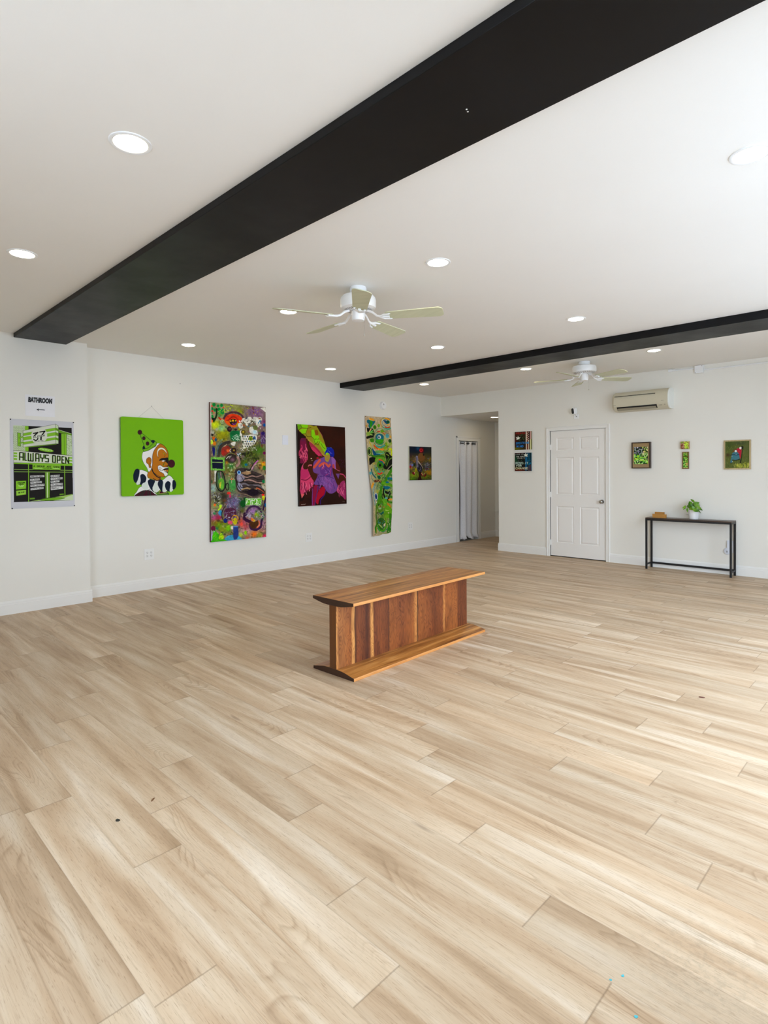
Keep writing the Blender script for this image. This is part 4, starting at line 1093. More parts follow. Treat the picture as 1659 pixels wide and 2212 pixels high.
    A.poly([(620, 1915), (800, 1878), (1030, 1885), (820, 1925)], (104, 160, 30), sm=True, edge=B, ew=4); A.line([(470, 1938), (790, 1885), (1150, 1822)], 6, B)
    A.poly([(480, 1885), (555, 1880), (558, 1905), (482, 1912)], G2); A.poly([(945, 1820), (1012, 1814), (1014, 1832), (948, 1842)], G2)
    return A.done(1.30)
ps = thing('poster', 'green and black ALWAYS OPEN art show poster on white paper, pinned at the left', 'poster', (PX, -7.205, 1.066))
pw, ph = 0.593, 0.914
surface('poster_sheet', poster_art(), lambda U, V: (0.003+0.004*np.sin(PI*U)*np.sin(PI*V*0.9)+0.006*np.clip(V-0.94, 0, 1)*10*U, pw*U, ph*(1-V)), M_prn, ps)
M_pin = simple('black_pin', (0.01, 0.01, 0.012, 1), 0.35)
def make_pin(label, y, z, x):
    o = obj('push_pin', lathe(bmesh.new(), [(0.006, 0.0), (0.0065, 0.005), (0.004, 0.008), (0.0, 0.009)], n=14, axis='x', cap=False), M_pin, smooth=True)
    o.location = (x, y, z); return tag(o, label, 'push pin', 'black push pins')
p0_ = make_pin('black push pin at the top left corner of the green poster', -7.200, 1.974, PX+.002)
for s_, y_, z_, x_ in (('black push pin at the top right corner of the green poster', -6.614, 1.974, PX+.002), ('black push pin at the bottom left corner of the green poster', -7.196, 1.070, PX+.002), ('black push pin at the bottom right corner of the green poster', -6.616, 1.072, PX+.002),
                       ('black push pin at the top left corner of the hanging scroll', -2.040, 2.347, 0.010), ('black push pin at the top right corner of the hanging scroll', -1.434, 2.352, 0.010)):
    c = p0_.copy(); COL.objects.link(c); c.location = (x_, y_, z_); c['label'] = s_

# ---------------------------------------------------------------- clown picture
def clown_art():
    GN = (104, 164, 4)
    A = Art(270, 330, [(261.2, 899.6), (395.9, 907.7), (396.2, 1068.5), (261.2, 1072.1)], GN).crop(240, 860, 9.217)
    WH = (212, 212, 210); SK = (166, 98, 2); MR = (58, 8, 22); NV = (6, 18, 36); DG = (16, 56, 16)
    # shoulders and body
    A.poly([(470, 1950), (500, 1850), (570, 1760), (700, 1760), (880, 1900), (890, 1945)], WH, sm=True, edge=(60, 70, 60), ew=6)
    A.poly([(480, 1950), (530, 1880), (640, 1835), (760, 1840), (840, 1900), (880, 1950)], MR, sm=True, edge=K, ew=8)
    for x0, x1 in ((600, 560), (640, 600), (700, 735), (745, 780)): A.line([(x0+20, 1840), (x1-10, 1950)], 12, (10, 50, 30))
    A.poly([(900, 1880), (1100, 1850), (1135, 1935), (895, 1945)], (90, 130, 40), edge=DG, ew=10); A.poly([(945, 1850), (1065, 1850), (1080, 1885), (950, 1900)], MR, edge=(150, 140, 60), ew=8)
    A.line([(925, 1915), (1130, 1900)], 12, (20, 50, 30))
    # ruff
    A.poly([(560, 1430), (620, 1430), (720, 1480), (760, 1600), (980, 1640), (1140, 1540), (1230, 1620), (1260, 1700), (1240, 1800), (1190, 1860), (1130, 1830), (1050, 1875), (1000, 1800), (880, 1880), (800, 1800), (690, 1830), (600, 1760), (590, 1700), (520, 1720), (480, 1660), (520, 1500)], WH, sm=True, edge=(50, 60, 50), ew=6)
    for q in ([(515, 1400), (555, 1440), (540, 1560), (490, 1680), (440, 1640), (430, 1530), (465, 1430)], [(600, 1510), (650, 1520), (690, 1590), (660, 1680), (590, 1720), (560, 1710), (575, 1640), (570, 1540)],
              [(720, 1640), (790, 1600), (860, 1620), (850, 1700), (810, 1780), (830, 1870), (770, 1800), (730, 1720)], [(930, 1650), (980, 1620), (1020, 1660), (1010, 1760), (1000, 1870), (950, 1800), (915, 1720)],
              [(1070, 1690), (1120, 1650), (1170, 1690), (1160, 1770), (1150, 1860), (1090, 1830), (1060, 1760)], [(1215, 1640), (1260, 1640), (1285, 1720), (1260, 1800), (1215, 1815), (1205, 1730)]):
        A.poly(q, NV, sm=True)
    for q in ([(540, 1600), (560, 1650), (560, 1700), (510, 1720), (490, 1690)], [(640, 1680), (700, 1680), (725, 1780), (690, 1830), (610, 1790), (600, 1720)], [(880, 1640), (910, 1720), (930, 1820), (880, 1875), (815, 1830), (820, 1760)], [(1030, 1660), (1060, 1760), (1080, 1840), (1045, 1872), (1005, 1840)], [(1185, 1700), (1210, 1790), (1190, 1860), (1150, 1840)]):
        A.poly(q, (196, 204, 196), sm=True)
    # neck
    A.poly([(730, 1470), (820, 1400), (900, 1500), (980, 1590), (960, 1620), (860, 1625), (720, 1570)], SK, sm=True, edge=K, ew=6)
    A.line([(720, 1580), (800, 1610), (890, 1632), (960, 1620)], 14, (120, 120, 30), sm=True); A.line([(830, 1600), (900, 1640), (960, 1615)], 16, (70, 10, 20), sm=True)
    # white cap and face
    A.poly([(640, 1065), (740, 1030), (880, 960), (905, 905), (980, 915), (880, 1000), (825, 1120), (815, 1300), (795, 1400), (740, 1465), (700, 1380), (640, 1290), (608, 1190), (615, 1110)], WH, sm=True, edge=(70, 80, 70), ew=6)
    A.poly([(965, 912), (1050, 950), (1110, 1030), (1135, 1120), (1130, 1200), (1140, 1290), (1120, 1370), (1130, 1440), (1110, 1500), (1060, 1560), (960, 1560), (860, 1500), (800, 1410), (815, 1300), (820, 1130), (870, 1010)], SK, sm=True, edge=K, ew=7)
    A.line([(800, 1400), (830, 1480), (890, 1550), (960, 1590)], 20, K, sm=True)
    A.poly([(905, 1110), (930, 1010), (1000, 985), (1070, 1020), (1110, 1115), (1060, 1050), (1000, 1020), (940, 1050), (925, 1120), (935, 1185)], (220, 214, 190), sm=True, edge=(60, 40, 10), ew=4)
    A.line([(1030, 1085), (1055, 1110), (1070, 1140), (1050, 1170)], 9, (60, 70, 10), sm=True); A.ell(1045, 1105, 9, 22, (128, 140, 20), rot=-.3)
    # eye
    A.poly([(945, 1245), (985, 1200), (1060, 1188), (1130, 1190), (1125, 1300), (1080, 1270), (1010, 1240)], K, sm=True)
    A.poly([(1000, 1252), (1045, 1232), (1070, 1250), (1030, 1262)], (225, 225, 220), sm=True); A.ell(1050, 1246, 8, 14, (60, 80, 70))
    A.poly([(1035, 1290), (1060, 1280), (1030, 1365), (1015, 1350)], (110, 120, 8)); A.line([(1060, 1265), (1030, 1330)], 5, K)
    # ear
    A.poly([(700, 1210), (750, 1175), (790, 1210), (790, 1280), (775, 1330), (785, 1375), (750, 1380), (735, 1320), (695, 1280)], SK, sm=True, edge=K, ew=6)
    A.arc(748, 1240, 26, 34, 180, 400, 7, (90, 50, 8)); A.line([(762, 1290), (770, 1350)], 8, (90, 50, 8))
    # mouth paint
    A.poly([(925, 1350), (975, 1335), (1030, 1370), (1120, 1375), (1125, 1400), (1080, 1430), (1110, 1480), (1115, 1530), (1060, 1555), (1030, 1500), (960, 1460), (925, 1410)], WH, sm=True, edge=K, ew=6)
    A.arc(968, 1395, 22, 22, 0, 300, 5, K); A.ell(968, 1397, 5, 5, K); A.line([(945, 1420), (990, 1445), (1040, 1425)], 5, K, sm=True)
    A.poly([(1010, 1435), (1060, 1398), (1130, 1392), (1128, 1420), (1080, 1428)], K, sm=True); A.line([(1050, 1440), (1115, 1430), (1105, 1465)], 12, SK); A.line([(1060, 1462), (1110, 1478)], 14, K)
    A.line([(1080, 1345), (1110, 1352), (1125, 1330)], 12, K, sm=True)
    A.ell(1192, 1304, 70, 80, MR, edge=(40, 60, 20), ew=6)
    # hat
    A.poly([(575, 725), (615, 695), (880, 860), (905, 900), (850, 970), (760, 1030), (645, 1068), (625, 1020), (655, 950)], (100, 158, 14))
    A.line([(575, 728), (655, 950), (675, 1005)], 8, DG); A.line([(612, 698), (790, 845), (835, 895)], 8, DG)
    A.line([(640, 1012), (740, 985), (830, 900), (860, 850)], 8, DG, sm=True); A.line([(645, 1066), (750, 1035), (860, 960), (905, 902), (870, 855)], 8, DG, sm=True); A.line([(645, 1066), (625, 1012)], 8, DG)
    A.poly([(785, 855), (830, 835), (868, 850), (840, 900)], NV, sm=True); A.poly([(620, 985), (645, 945), (670, 1010), (630, 1015)], NV, sm=True)
    for x, y, rx, ry in ((572, 682, 42, 46), (650, 800, 31, 36), (722, 904, 32, 38)): A.ell(x, y, rx, ry, (52, 10, 22), edge=K, ew=5)
    return A.done(1.38)
M_gedge = simple('green_panel_edge', (0.13, 0.36, 0.004, 1), 0.5)
cl = canvas_left('lime green picture of a clown in profile with cone hat, hung by a wire', -6.052, -5.280, 1.146, 2.090, 0.022, clown_art(), M_gedge, rad=0.024, off=0.014)
bm = bmesh.new(); tube(bm, [(-0.004, 0.215, 0.944), (-0.006, 0.380, 1.090), (-0.004, 0.535, 0.944)], 0.0011, 5)
obj('hanging_wire', bm, simple('thin_wire', (0.45, 0.44, 0.42, 1), 0.4, 0.6), cl)
bm = lathe(bmesh.new(), [(0.0045, 0.012), (0.0045, 0.0145), (0.002, 0.0145), (0.002, 0.0)], n=10, axis='x')
nl = obj('nail', bm, M_chrome); nl.location = (0, -5.672, 2.240); tag(nl, 'small nail holding the wire of the green clown picture', 'nail', 'small nails in the left wall')
c = nl.copy(); COL.objects.link(c); c.location = (0, -5.302, 2.554); c['label'] = 'lone small nail high on the left wall, above and right of the clown picture'
def bx_stand(p, y0, y1, z0, z1, dd):
    pass

# ---------------------------------------------------------------- tall mixed abstract
def tall_art():
    A = Art(210, 450, [(455.4, 869.2), (574.2, 879.2), (575, 1158.6), (456, 1172)], (120, 108, 88), seed=5)
    A.crop(430, 850, 6.506)
    for (x, y, r, ry, c, a) in [(250, 230, 110, 110, (150, 150, 110), .9), (520, 220, 160, 70, (150, 158, 80), .8), (800, 260, 150, 110, (126, 92, 128), 1), (860, 420, 80, 110, (120, 80, 110), .8), (250, 440, 110, 70, (176, 190, 40), 1), (330, 490, 80, 50, (150, 190, 140), .8),
                                (340, 590, 110, 90, (150, 150, 10), 1), (200, 560, 50, 60, (170, 176, 160), .8), (520, 600, 90, 80, (14, 92, 50), .9), (200, 660, 60, 60, (170, 130, 30), .8), (700, 500, 130, 100, (120, 110, 70), .7), (870, 620, 60, 100, (90, 50, 60), .8), (400, 780, 120, 110, (60, 48, 40), .9),
                                (760, 850, 150, 120, (60, 76, 20), .9), (640, 960, 110, 90, (40, 60, 30), .8), (880, 1000, 60, 80, (180, 140, 40), .8), (850, 780, 80, 80, (60, 100, 30), .8), (430, 1050, 120, 140, (100, 100, 30), .9), (200, 1150, 50, 150, (110, 100, 60), .7), (460, 1300, 90, 120, (70, 140, 70), .9),
                                (700, 1200, 170, 150, (90, 80, 80), .8), (900, 1250, 40, 100, (160, 156, 130), .9), (200, 1330, 60, 70, (140, 170, 160), .8), (350, 1480, 140, 100, (70, 66, 50), .9), (220, 1450, 70, 60, (70, 70, 60), .8), (500, 1550, 130, 110, (110, 100, 130), .9), (740, 1400, 130, 80, (40, 24, 32), .9),
                                (600, 1550, 60, 70, (20, 60, 20), .9), (250, 1560, 80, 70, (150, 170, 80), .8), (200, 1700, 60, 60, (190, 176, 180), .8), (230, 1760, 90, 60, (150, 60, 90), .9), (440, 1690, 110, 90, (70, 40, 66), .9), (760, 1660, 110, 90, (136, 100, 150), .9), (600, 1800, 120, 70, (170, 80, 100), .9),
                                (880, 1820, 80, 120, (176, 130, 150), .9), (300, 1830, 130, 60, (110, 130, 20), 1), (230, 1830, 60, 50, (130, 90, 20), .8), (680, 1920, 120, 70, (190, 150, 150), .9), (330, 1920, 90, 60, (120, 130, 20), .9), (800, 1960, 120, 60, (200, 120, 80), .8), (200, 1960, 60, 80, (176, 176, 190), .8)]:
        A.spray(x, y, r, c, a, ry)
    A.blobs(520, (165, 130, 940, 2090), 17, [(60, 50, 40), (150, 140, 60), (90, 120, 50), (140, 90, 60), (60, 80, 60), (120, 90, 120), (170, 160, 130), (30, 26, 22), (20, 60, 30), (110, 40, 30), (40, 60, 90)], 4, .55)
    A.strokes(420, (165, 500, 940, 2000), 60, 8, [(20, 18, 16), (140, 150, 110), (60, 60, 50), (130, 80, 60), (80, 110, 60)], seed=9, a=.6)
    # upper half
    A.crop(445, 860, 11.85)
    GR = (10, 122, 52)
    A.poly([(120, 110), (460, 150), (470, 480), (250, 600), (120, 560)], (150, 150, 110), sm=True, a=.6)
    for x, y, r in ((218, 180, 44), (322, 210, 34), (410, 196, 38), (165, 285, 42), (245, 315, 38), (345, 295, 40), (395, 345, 42), (445, 380, 38), (345, 400, 34), (160, 385, 30), (170, 485, 40), (400, 430, 36), (440, 300, 26)): A.ell(x, y, r, r*1.1, GR)
    for x, y, r in ((160, 215, 24), (455, 250, 20), (175, 345, 26), (250, 250, 12), (400, 440, 16), (215, 390, 18)): A.ell(x, y, r, r, (196, 60, 30))
    A.dots(90, (480, 180, 700, 380), 13, [(176, 190, 40), (190, 200, 80), (140, 150, 70), (130, 110, 130)], 2); A.dots(60, (300, 300, 480, 500), 10, [(150, 180, 30), (40, 150, 70)], 5)
    A.dots(50, (860, 250, 1380, 460), 10, [(190, 170, 60), (110, 70, 120), (90, 60, 110)], 6); A.line([(285, 290), (280, 460), (210, 610)], 40, (16, 40, 14), sm=True); A.poly([(140, 500), (240, 520), (225, 620), (200, 620)], (14, 26, 14))
    A.ell(155, 600, 36, 44, (200, 100, 50)); A.line([(345, 510), (400, 560), (450, 545)], 36, (190, 50, 16), sm=True)
    A.spray(890, 350, 70, (150, 160, 30), .9)
    # big orange eye
    A.arc(720, 560, 250, 190, 190, 345, 46, (74, 48, 56)); A.poly([(485, 560), (560, 450), (700, 410), (850, 450), (950, 560), (830, 690), (740, 745), (620, 720), (520, 650)], (206, 58, 8), sm=True)
    A.poly([(500, 590), (620, 600), (700, 640), (820, 640), (860, 620), (780, 740), (640, 730)], (224, 96, 12), sm=True); A.spray(800, 670, 50, (170, 160, 20), .9)
    A.line([(520, 590), (600, 560), (680, 500), (780, 510), (840, 570), (930, 580)], 12, (120, 16, 4), sm=True); A.line([(590, 560), (680, 480), (790, 490)], 10, (130, 24, 4), sm=True)
    A.ell(708, 618, 94, 84, K); A.ell(712, 600, 50, 40, (60, 40, 20)); A.ell(700, 582, 28, 26, (200, 150, 20)); A.ell(640, 595, 20, 18, (210, 180, 50)); A.ell(770, 585, 16, 20, (220, 200, 60)); A.poly([(670, 650), (740, 660), (790, 600), (770, 670), (710, 690)], (130, 50, 130), sm=True)
    A.ell(430, 610, 52, 58, (180, 190, 150)); A.ell(430, 612, 38, 44, (120, 140, 60)); A.text('E', (415, 590), (445, 590), 40, 8, (220, 225, 210))
    A.spray(250, 700, 90, (188, 204, 20), .9); A.spray(400, 800, 80, (130, 190, 140), .85); A.spray(290, 810, 40, (190, 190, 190), .8); A.spray(420, 960, 130, (150, 148, 6), .95, 110); A.spray(540, 900, 60, (140, 150, 14), .9)
    A.ell(610, 800, 60, 70, (36, 20, 24)); A.ell(620, 790, 34, 30, (90, 50, 50)); A.ell(770, 810, 30, 28, (50, 14, 24)); A.ell(860, 800, 24, 24, (150, 150, 16))
    A.poly([(640, 860), (850, 850), (870, 940), (850, 1090), (700, 1100), (640, 1040)], (8, 92, 48), sm=True, a=.95)
    A.dots(40, (680, 960, 870, 1080), 11, [(160, 200, 170), (190, 205, 190)], 8); A.strokes(14, (780, 930, 880, 1060), 50, 8, [(190, 200, 180)], seed=3)
    W_ = (214, 212, 200)
    for q in ([(830, 660), (900, 640), (950, 700), (940, 760), (880, 785), (835, 720)], [(900, 600), (960, 540), (1050, 540), (1080, 490), (1160, 490), (1160, 580), (1130, 640), (1060, 650), (980, 640)], [(1170, 600), (1190, 540), (1240, 480), (1330, 500), (1400, 480), (1440, 560), (1380, 590), (1390, 680), (1330, 750), (1290, 660), (1230, 620)],
              [(1120, 760), (1220, 730), (1240, 790), (1310, 840), (1330, 930), (1240, 920), (1130, 880)], [(1380, 740), (1410, 780), (1400, 800)], [(1400, 260), (1520, 250), (1530, 360), (1460, 310)], [(880, 850), (930, 820), (920, 880), (930, 980), (880, 960)],
              [(900, 1010), (960, 960), (1060, 950), (1180, 930), (1300, 950), (1300, 1060), (1240, 1180), (1160, 1220), (1030, 1280), (960, 1290), (940, 1180), (980, 1120), (920, 1100)], [(640, 1160), (720, 1120), (770, 1130), (740, 1220), (680, 1210)]):
        A.poly(q, W_, sm=True)
    A.blobs(26, (900, 500, 1400, 760), 26, [(120, 116, 80), (70, 66, 50), (150, 80, 50), (60, 110, 140)], 21, .9); A.blobs(20, (850, 520, 1440, 700), 26, [W_], 22, 1)
    A.spray(1250, 870, 60, (150, 190, 210), .8); A.ell(1270, 760, 60, 60, (100, 110, 60)); A.ell(960, 870, 60, 60, (90, 80, 30)); A.ell(962, 865, 22, 22, (170, 150, 40)); A.ell(1150, 1030, 50, 60, (120, 140, 30)); A.ell(1240, 1020, 34, 40, (40, 70, 110))
    for i in range(6):
        for j in range(5): A.ell(950+i*58+(j % 2)*28, 985+j*62, 15, 18, random.Random(i*7+j).choice([K, (40, 60, 30), (60, 110, 160), (50, 40, 30)]))
    A.strokes(26, (900, 1180, 1300, 1330), 60, 11, [W_, (180, 180, 150)], seed=31)
    A.poly([(1400, 860), (1520, 870), (1525, 1170), (1410, 1160)], (84, 60, 100)); A.dots(50, (1410, 900, 1520, 1160), 9, [(170, 160, 180), (60, 30, 90)], 12); A.ell(1460, 900, 44, 40, (36, 20, 80))
    A.spray(1490, 600, 40, (110, 40, 90), .9); A.ell(1495, 690, 34, 44, (24, 80, 140))
    # bird-like arches, blue blot, framed tag
    A.line([(250, 1500), (270, 1280), (340, 1150), (430, 1060)], 30, (110, 130, 90), sm=True); A.line([(330, 1480), (370, 1280), (460, 1180), (600, 1130)], 70, (52, 46, 40), sm=True); A.line([(390, 1400), (440, 1290), (540, 1180)], 10, (190, 170, 130), sm=True)
    A.line([(300, 1450), (330, 1250), (420, 1150)], 12, (40, 110, 120), sm=True)
    A.poly([(400, 1440), (420, 1290), (560, 1220), (640, 1300), (600, 1400), (480, 1480)], (130, 46, 34), sm=True); A.ell(450, 1390, 40, 50, (160, 40, 26)); A.ell(570, 1340, 40, 44, (196, 90, 46))
    A.ell(720, 1340, 70, 70, (40, 26, 20)); A.ell(722, 1338, 24, 24, (150, 120, 40)); A.arc(640, 1345, 22, 32, 90, 270, 12, W_)
    A.poly([(480, 1560), (540, 1430), (650, 1400), (760, 1440), (790, 1560), (700, 1660), (560, 1640)], (44, 34, 30), sm=True); A.line([(490, 1540), (560, 1440), (660, 1410), (760, 1450)], 12, (130, 130, 60), sm=True)
    A.line([(530, 1550), (580, 1500), (610, 1490)], 16, (220, 214, 200)); A.line([(600, 1540), (650, 1480)], 14, (220, 214, 200)); A.spray(680, 1580, 60, (130, 90, 110), .9)
    A.poly([(780, 1400), (830, 1430), (890, 1390), (900, 1450), (880, 1510), (840, 1490)], (170, 180, 184), sm=True)
    A.blobs(30, (830, 1390, 1330, 1640), 44, [(24, 14, 10), (50, 56, 18), (80, 90, 30), (30, 36, 14)], 41, .9); A.dots(40, (880, 1460, 1200, 1620), 9, [(110, 100, 70), (140, 130, 90)], 42)
    A.strokes(60, (1000, 1250, 1480, 1600), 50, 9, [(90, 110, 30), (60, 90, 20), (120, 130, 40)], seed=43)
    A.spray(1400, 1320, 70, (70, 120, 20), .9); A.ell(1495, 1400, 34, 40, (90, 10, 60)); A.spray(1470, 1690, 60, (206, 150, 20), .95); A.ell(1480, 1640, 26, 16, (196, 80, 10)); A.ell(1490, 1780, 40, 60, (40, 100, 30))
    A.poly([(175, 1270), (240, 1290), (235, 1430), (210, 1500), (180, 1400)], (16, 16, 90), sm=True); A.ell(150, 1130, 44, 60, (176, 200, 60)); A.ell(210, 1030, 36, 40, (190, 90, 20)); A.ell(260, 1070, 30, 44, (30, 80, 110)); A.ell(230, 1170, 40, 50, (190, 110, 20)); A.ell(170, 950, 30, 26, K); A.ell(145, 1050, 20, 24, (20, 110, 130))
    A.poly([(135, 1515), (485, 1520), (490, 1860), (130, 1850)], (110, 170, 70)); A.strokes(70, (140, 1520, 480, 1850), 26, 9, [(170, 210, 120), (60, 120, 40)], seed=51); A.poly([(165, 1565), (440, 1580), (440, 1815), (170, 1800)], (8, 10, 34)); A.line([(165, 1645), (440, 1650)], 18, (140, 170, 100))
    A.spray(650, 1740, 90, (40, 110, 50), .9); A.dots(20, (560, 1650, 760, 1890), 14, [(180, 190, 150)], 52); A.spray(540, 1640, 40, (170, 110, 20), .9); A.spray(1000, 1700, 90, (70, 120, 20), .8); A.ell(1030, 1700, 40, 34, (20, 90, 110))
    # face profile with blue eye
    A.crop(445, 1020, 11.85)
    A.poly([(760, -60), (1000, -110), (1300, 0), (1480, 80), (1500, 260), (1400, 300), (1510, 500), (1380, 560), (1250, 620), (900, 560), (780, 380), (740, 160)], (56, 46, 44), sm=True)
    A.line([(800, -160), (860, -260), (820, -380)], 60, (150, 120, 110), sm=True); A.line([(1000, -60), (1120, -60), (1200, -180), (1290, -280)], 30, (26, 18, 20), sm=True); A.line([(1180, -90), (1240, -200), (1330, -300)], 34, (170, 100, 150), sm=True); A.line([(1030, -40), (1140, -30), (1190, -130), (1280, -210), (1400, -220)], 12, (190, 180, 150), sm=True)
    A.poly([(820, 40), (960, 60), (990, 150), (940, 220), (830, 240), (790, 140)], (140, 134, 150), sm=True); A.poly([(900, 20), (1050, 60), (1160, 20), (1060, -30)], (150, 120, 90), sm=True); A.poly([(830, 260), (900, 300), (960, 420), (880, 470), (810, 380)], (140, 140, 160), sm=True)
    A.line([(800, 60), (770, 160), (800, 280), (860, 400), (960, 490), (1100, 540)], 16, K, sm=True)
    for p_, c_, w_ in (([(960, 100), (1060, 130), (1180, 90), (1300, 110), (1440, 60)], (160, 130, 120), 22), ([(990, 210), (1090, 190), (1190, 210), (1320, 260), (1440, 260)], (160, 130, 120), 30), ([(900, 310), (1000, 290), (1100, 330), (1220, 330), (1350, 330), (1470, 400)], (110, 104, 110), 34),
                       ([(920, 440), (1050, 400), (1180, 440), (1290, 420)], (170, 140, 100), 30), ([(1300, 400), (1400, 430), (1490, 500)], (170, 90, 60), 34)): A.line(p_, w_, c_, sm=True)
    for p_, w_ in (([(950, 60), (1040, 80), (1160, 40), (1300, 70)], 12), ([(870, 250), (1000, 240), (1120, 290), (1300, 270), (1420, 310)], 14), ([(880, 330), (900, 380), (1020, 380), (1160, 340), (1340, 380), (1500, 500), (1440, 540), (1300, 500)], 16), ([(900, 100), (960, 200), (930, 240)], 12), ([(1040, 160), (1180, 120), (1330, 180), (1450, 170)], 16), ([(1000, 480), (1200, 500), (1300, 560)], 22)): A.line(p_, w_, K, sm=True)
    A.ell(1200, 510, 150, 90, (26, 14, 26)); A.ell(1470, 230, 36, 46, (14, 110, 60)); A.line([(750, 460), (900, 540), (1040, 570), (1180, 630)], 16, (130, 110, 90), sm=True)
    A.poly([(1500, 60), (1545, 60), (1545, 400), (1510, 400)], (176, 170, 150)); A.poly([(1430, 330), (1520, 340), (1520, 480), (1450, 400)], (176, 170, 150))
    A.ell(850, 5, 48, 52, (160, 196, 214)); A.ell(850, 0, 30, 38, (30, 90, 160)); A.ell(850, 4, 12, 16, (10, 16, 50))
    # white post, drop, flowers
    A.poly([(225, -40), (280, -40), (280, 240), (225, 240)], (206, 204, 192)); A.poly([(160, 0), (215, 0), (210, 230), (160, 220)], (110, 100, 70))
    A.poly([(290, 0), (430, 0), (500, 240), (480, 420), (400, 490), (320, 440), (270, 300)], (60, 80, 50), sm=True, edge=K, ew=22); A.poly([(320, 230), (400, 130), (470, 240), (460, 400), (390, 440)], (90, 150, 50), sm=True); A.poly([(340, 320), (400, 240), (370, 410)], (180, 170, 60), sm=True); A.line([(330, 30), (350, 180)], 26, (70, 100, 100)); A.line([(380, 0), (400, 160)], 20, (150, 110, 120))
    A.arc(550, 370, 40, 90, 0, 360, 18, K); A.poly([(600, 210), (740, 200), (760, 300), (750, 420), (660, 440), (610, 330)], (66, 134, 66), sm=True)
    A.line([(620, 180), (710, 180)], 10, (220, 180, 160)); A.line([(662, 100), (662, 280)], 10, (220, 190, 170)); A.ell(664, 180, 22, 22, (220, 90, 50)); A.dots(26, (560, 20, 760, 200), 13, [(190, 190, 150), (120, 110, 60)], 61)
    A.spray(190, 430, 60, (150, 180, 176), .9, 90); A.strokes(24, (190, 500, 400, 800), 90, 13, [(20, 16, 16), (150, 150, 150), (190, 190, 186)], seed=62); A.spray(460, 620, 90, (36, 34, 24), .9); A.ell(590, 535, 50, 36, (190, 50, 40)); A.ell(622, 610, 22, 40, (200, 30, 90)); A.ell(230, 840, 30, 36, (210, 100, 40)); A.spray(480, 740, 60, (90, 50, 20), .8)
    A.poly([(340, 840), (405, 840), (400, 900), (330, 980), (310, 960), (350, 900)], (170, 214, 50), sm=True); A.ell(372, 1045, 52, 74, (60, 142, 178)); A.poly([(180, 1070), (200, 1020), (260, 1040), (240, 1100)], (60, 130, 80))
    A.spray(700, 760, 140, (112, 106, 150), .8); A.strokes(80, (520, 640, 860, 1000), 50, 10, [(160, 160, 190), (60, 50, 80), (90, 40, 70), (70, 90, 130)], seed=63); A.poly([(490, 950), (740, 930), (760, 1100), (620, 1240), (500, 1220)], (70, 26, 50), sm=True, a=.85); A.strokes(40, (480, 940, 760, 1240), 70, 10, [(110, 90, 130), (150, 150, 170), (90, 30, 60)], seed=64)
    A.line([(500, 860), (420, 1000), (410, 1120), (440, 1220)], 20, (20, 14, 20), sm=True); A.line([(880, 1000), (860, 1160), (820, 1230)], 20, (40, 14, 40), sm=True); A.arc(745, 1190, 78, 90, 0, 360, 18, (200, 150, 20)); A.ell(745, 1250, 54, 90, (170, 160, 20)); A.dots(24, (460, 1100, 700, 1250), 12, [(190, 190, 200), (60, 30, 60)], 65)
    A.ell(500, 1240, 50, 60, (20, 36, 110)); A.ell(620, 1290, 60, 50, (206, 80, 110)); A.spray(910, 1320, 60, (222, 70, 50), .9); A.spray(900, 1230, 40, (200, 90, 60), .8)
    A.spray(210, 1170, 60, (170, 70, 120), .9); A.spray(330, 1160, 70, (160, 30, 70), .9); A.ell(190, 1440, 60, 66, (90, 10, 50)); A.ell(290, 1430, 36, 40, (20, 100, 100)); A.spray(330, 1370, 90, (90, 130, 10), .95); A.spray(570, 1430, 90, (110, 176, 10), 1)
    A.ell(672, 1415, 40, 44, (200, 196, 176)); A.ell(950, 800, 70, 90, (8, 70, 22)); A.spray(930, 980, 60, (70, 76, 20), .9); A.ell(1010, 690, 50, 60, (10, 60, 20))
    A.poly([(1020, 665), (1415, 660), (1410, 835), (1018, 835)], (94, 164, 50)); A.line([(1040, 790), (1060, 720), (1130, 690), (1150, 820), (1190, 820), (1170, 700), (1230, 730), (1240, 690), (1290, 680), (1300, 760), (1270, 800), (1340, 800), (1380, 830)], 20, (220, 226, 208), sm=True); A.strokes(36, (1030, 670, 1400, 830), 50, 9, [(200, 220, 180), (60, 120, 30)], seed=66); A.line([(1020, 665), (1415, 660), (1410, 835), (1018, 835), (1020, 665)], 8, (200, 214, 190))
    A.ell(1460, 570, 36, 30, (200, 40, 30)); A.ell(1470, 650, 40, 60, (176, 176, 30)); A.line([(1520, 650), (1490, 820), (1460, 950)], 40, (40, 10, 50), sm=True); A.ell(1520, 830, 22, 50, (20, 90, 130))
    A.arc(1230, 1060, 190, 200, 170, 350, 50, (56, 34, 64)); A.line([(990, 1060), (990, 1180), (1080, 1240), (1130, 1260)], 70, (40, 10, 40), sm=True); A.line([(1480, 1100), (1420, 1240), (1400, 1380), (1280, 1460), (1160, 1430), (1120, 1330)], 60, (46, 20, 56), sm=True); A.spray(1200, 980, 70, (150, 110, 160), .8)
    A.spray(1290, 1080, 60, (150, 180, 10), 1); A.strokes(60, (1290, 960, 1480, 1180), 60, 9, [(190, 210, 200), (70, 110, 70), (110, 150, 90)], seed=67); A.strokes(26, (1040, 1000, 1180, 1130), 60, 9, [(170, 170, 180)], seed=68)
    A.poly([(1110, 1320), (1140, 1250), (1240, 1260), (1330, 1220), (1340, 1330), (1280, 1420), (1180, 1430)], (66, 38, 12), sm=True); A.poly([(1150, 1140), (1200, 1180), (1210, 1240), (1170, 1240)], (226, 100, 30)); A.poly([(1200, 1170), (1270, 1220), (1220, 1270)], (210, 170, 40)); A.line([(1350, 1240), (1370, 1320), (1310, 1400)], 34, (200, 110, 80), sm=True)
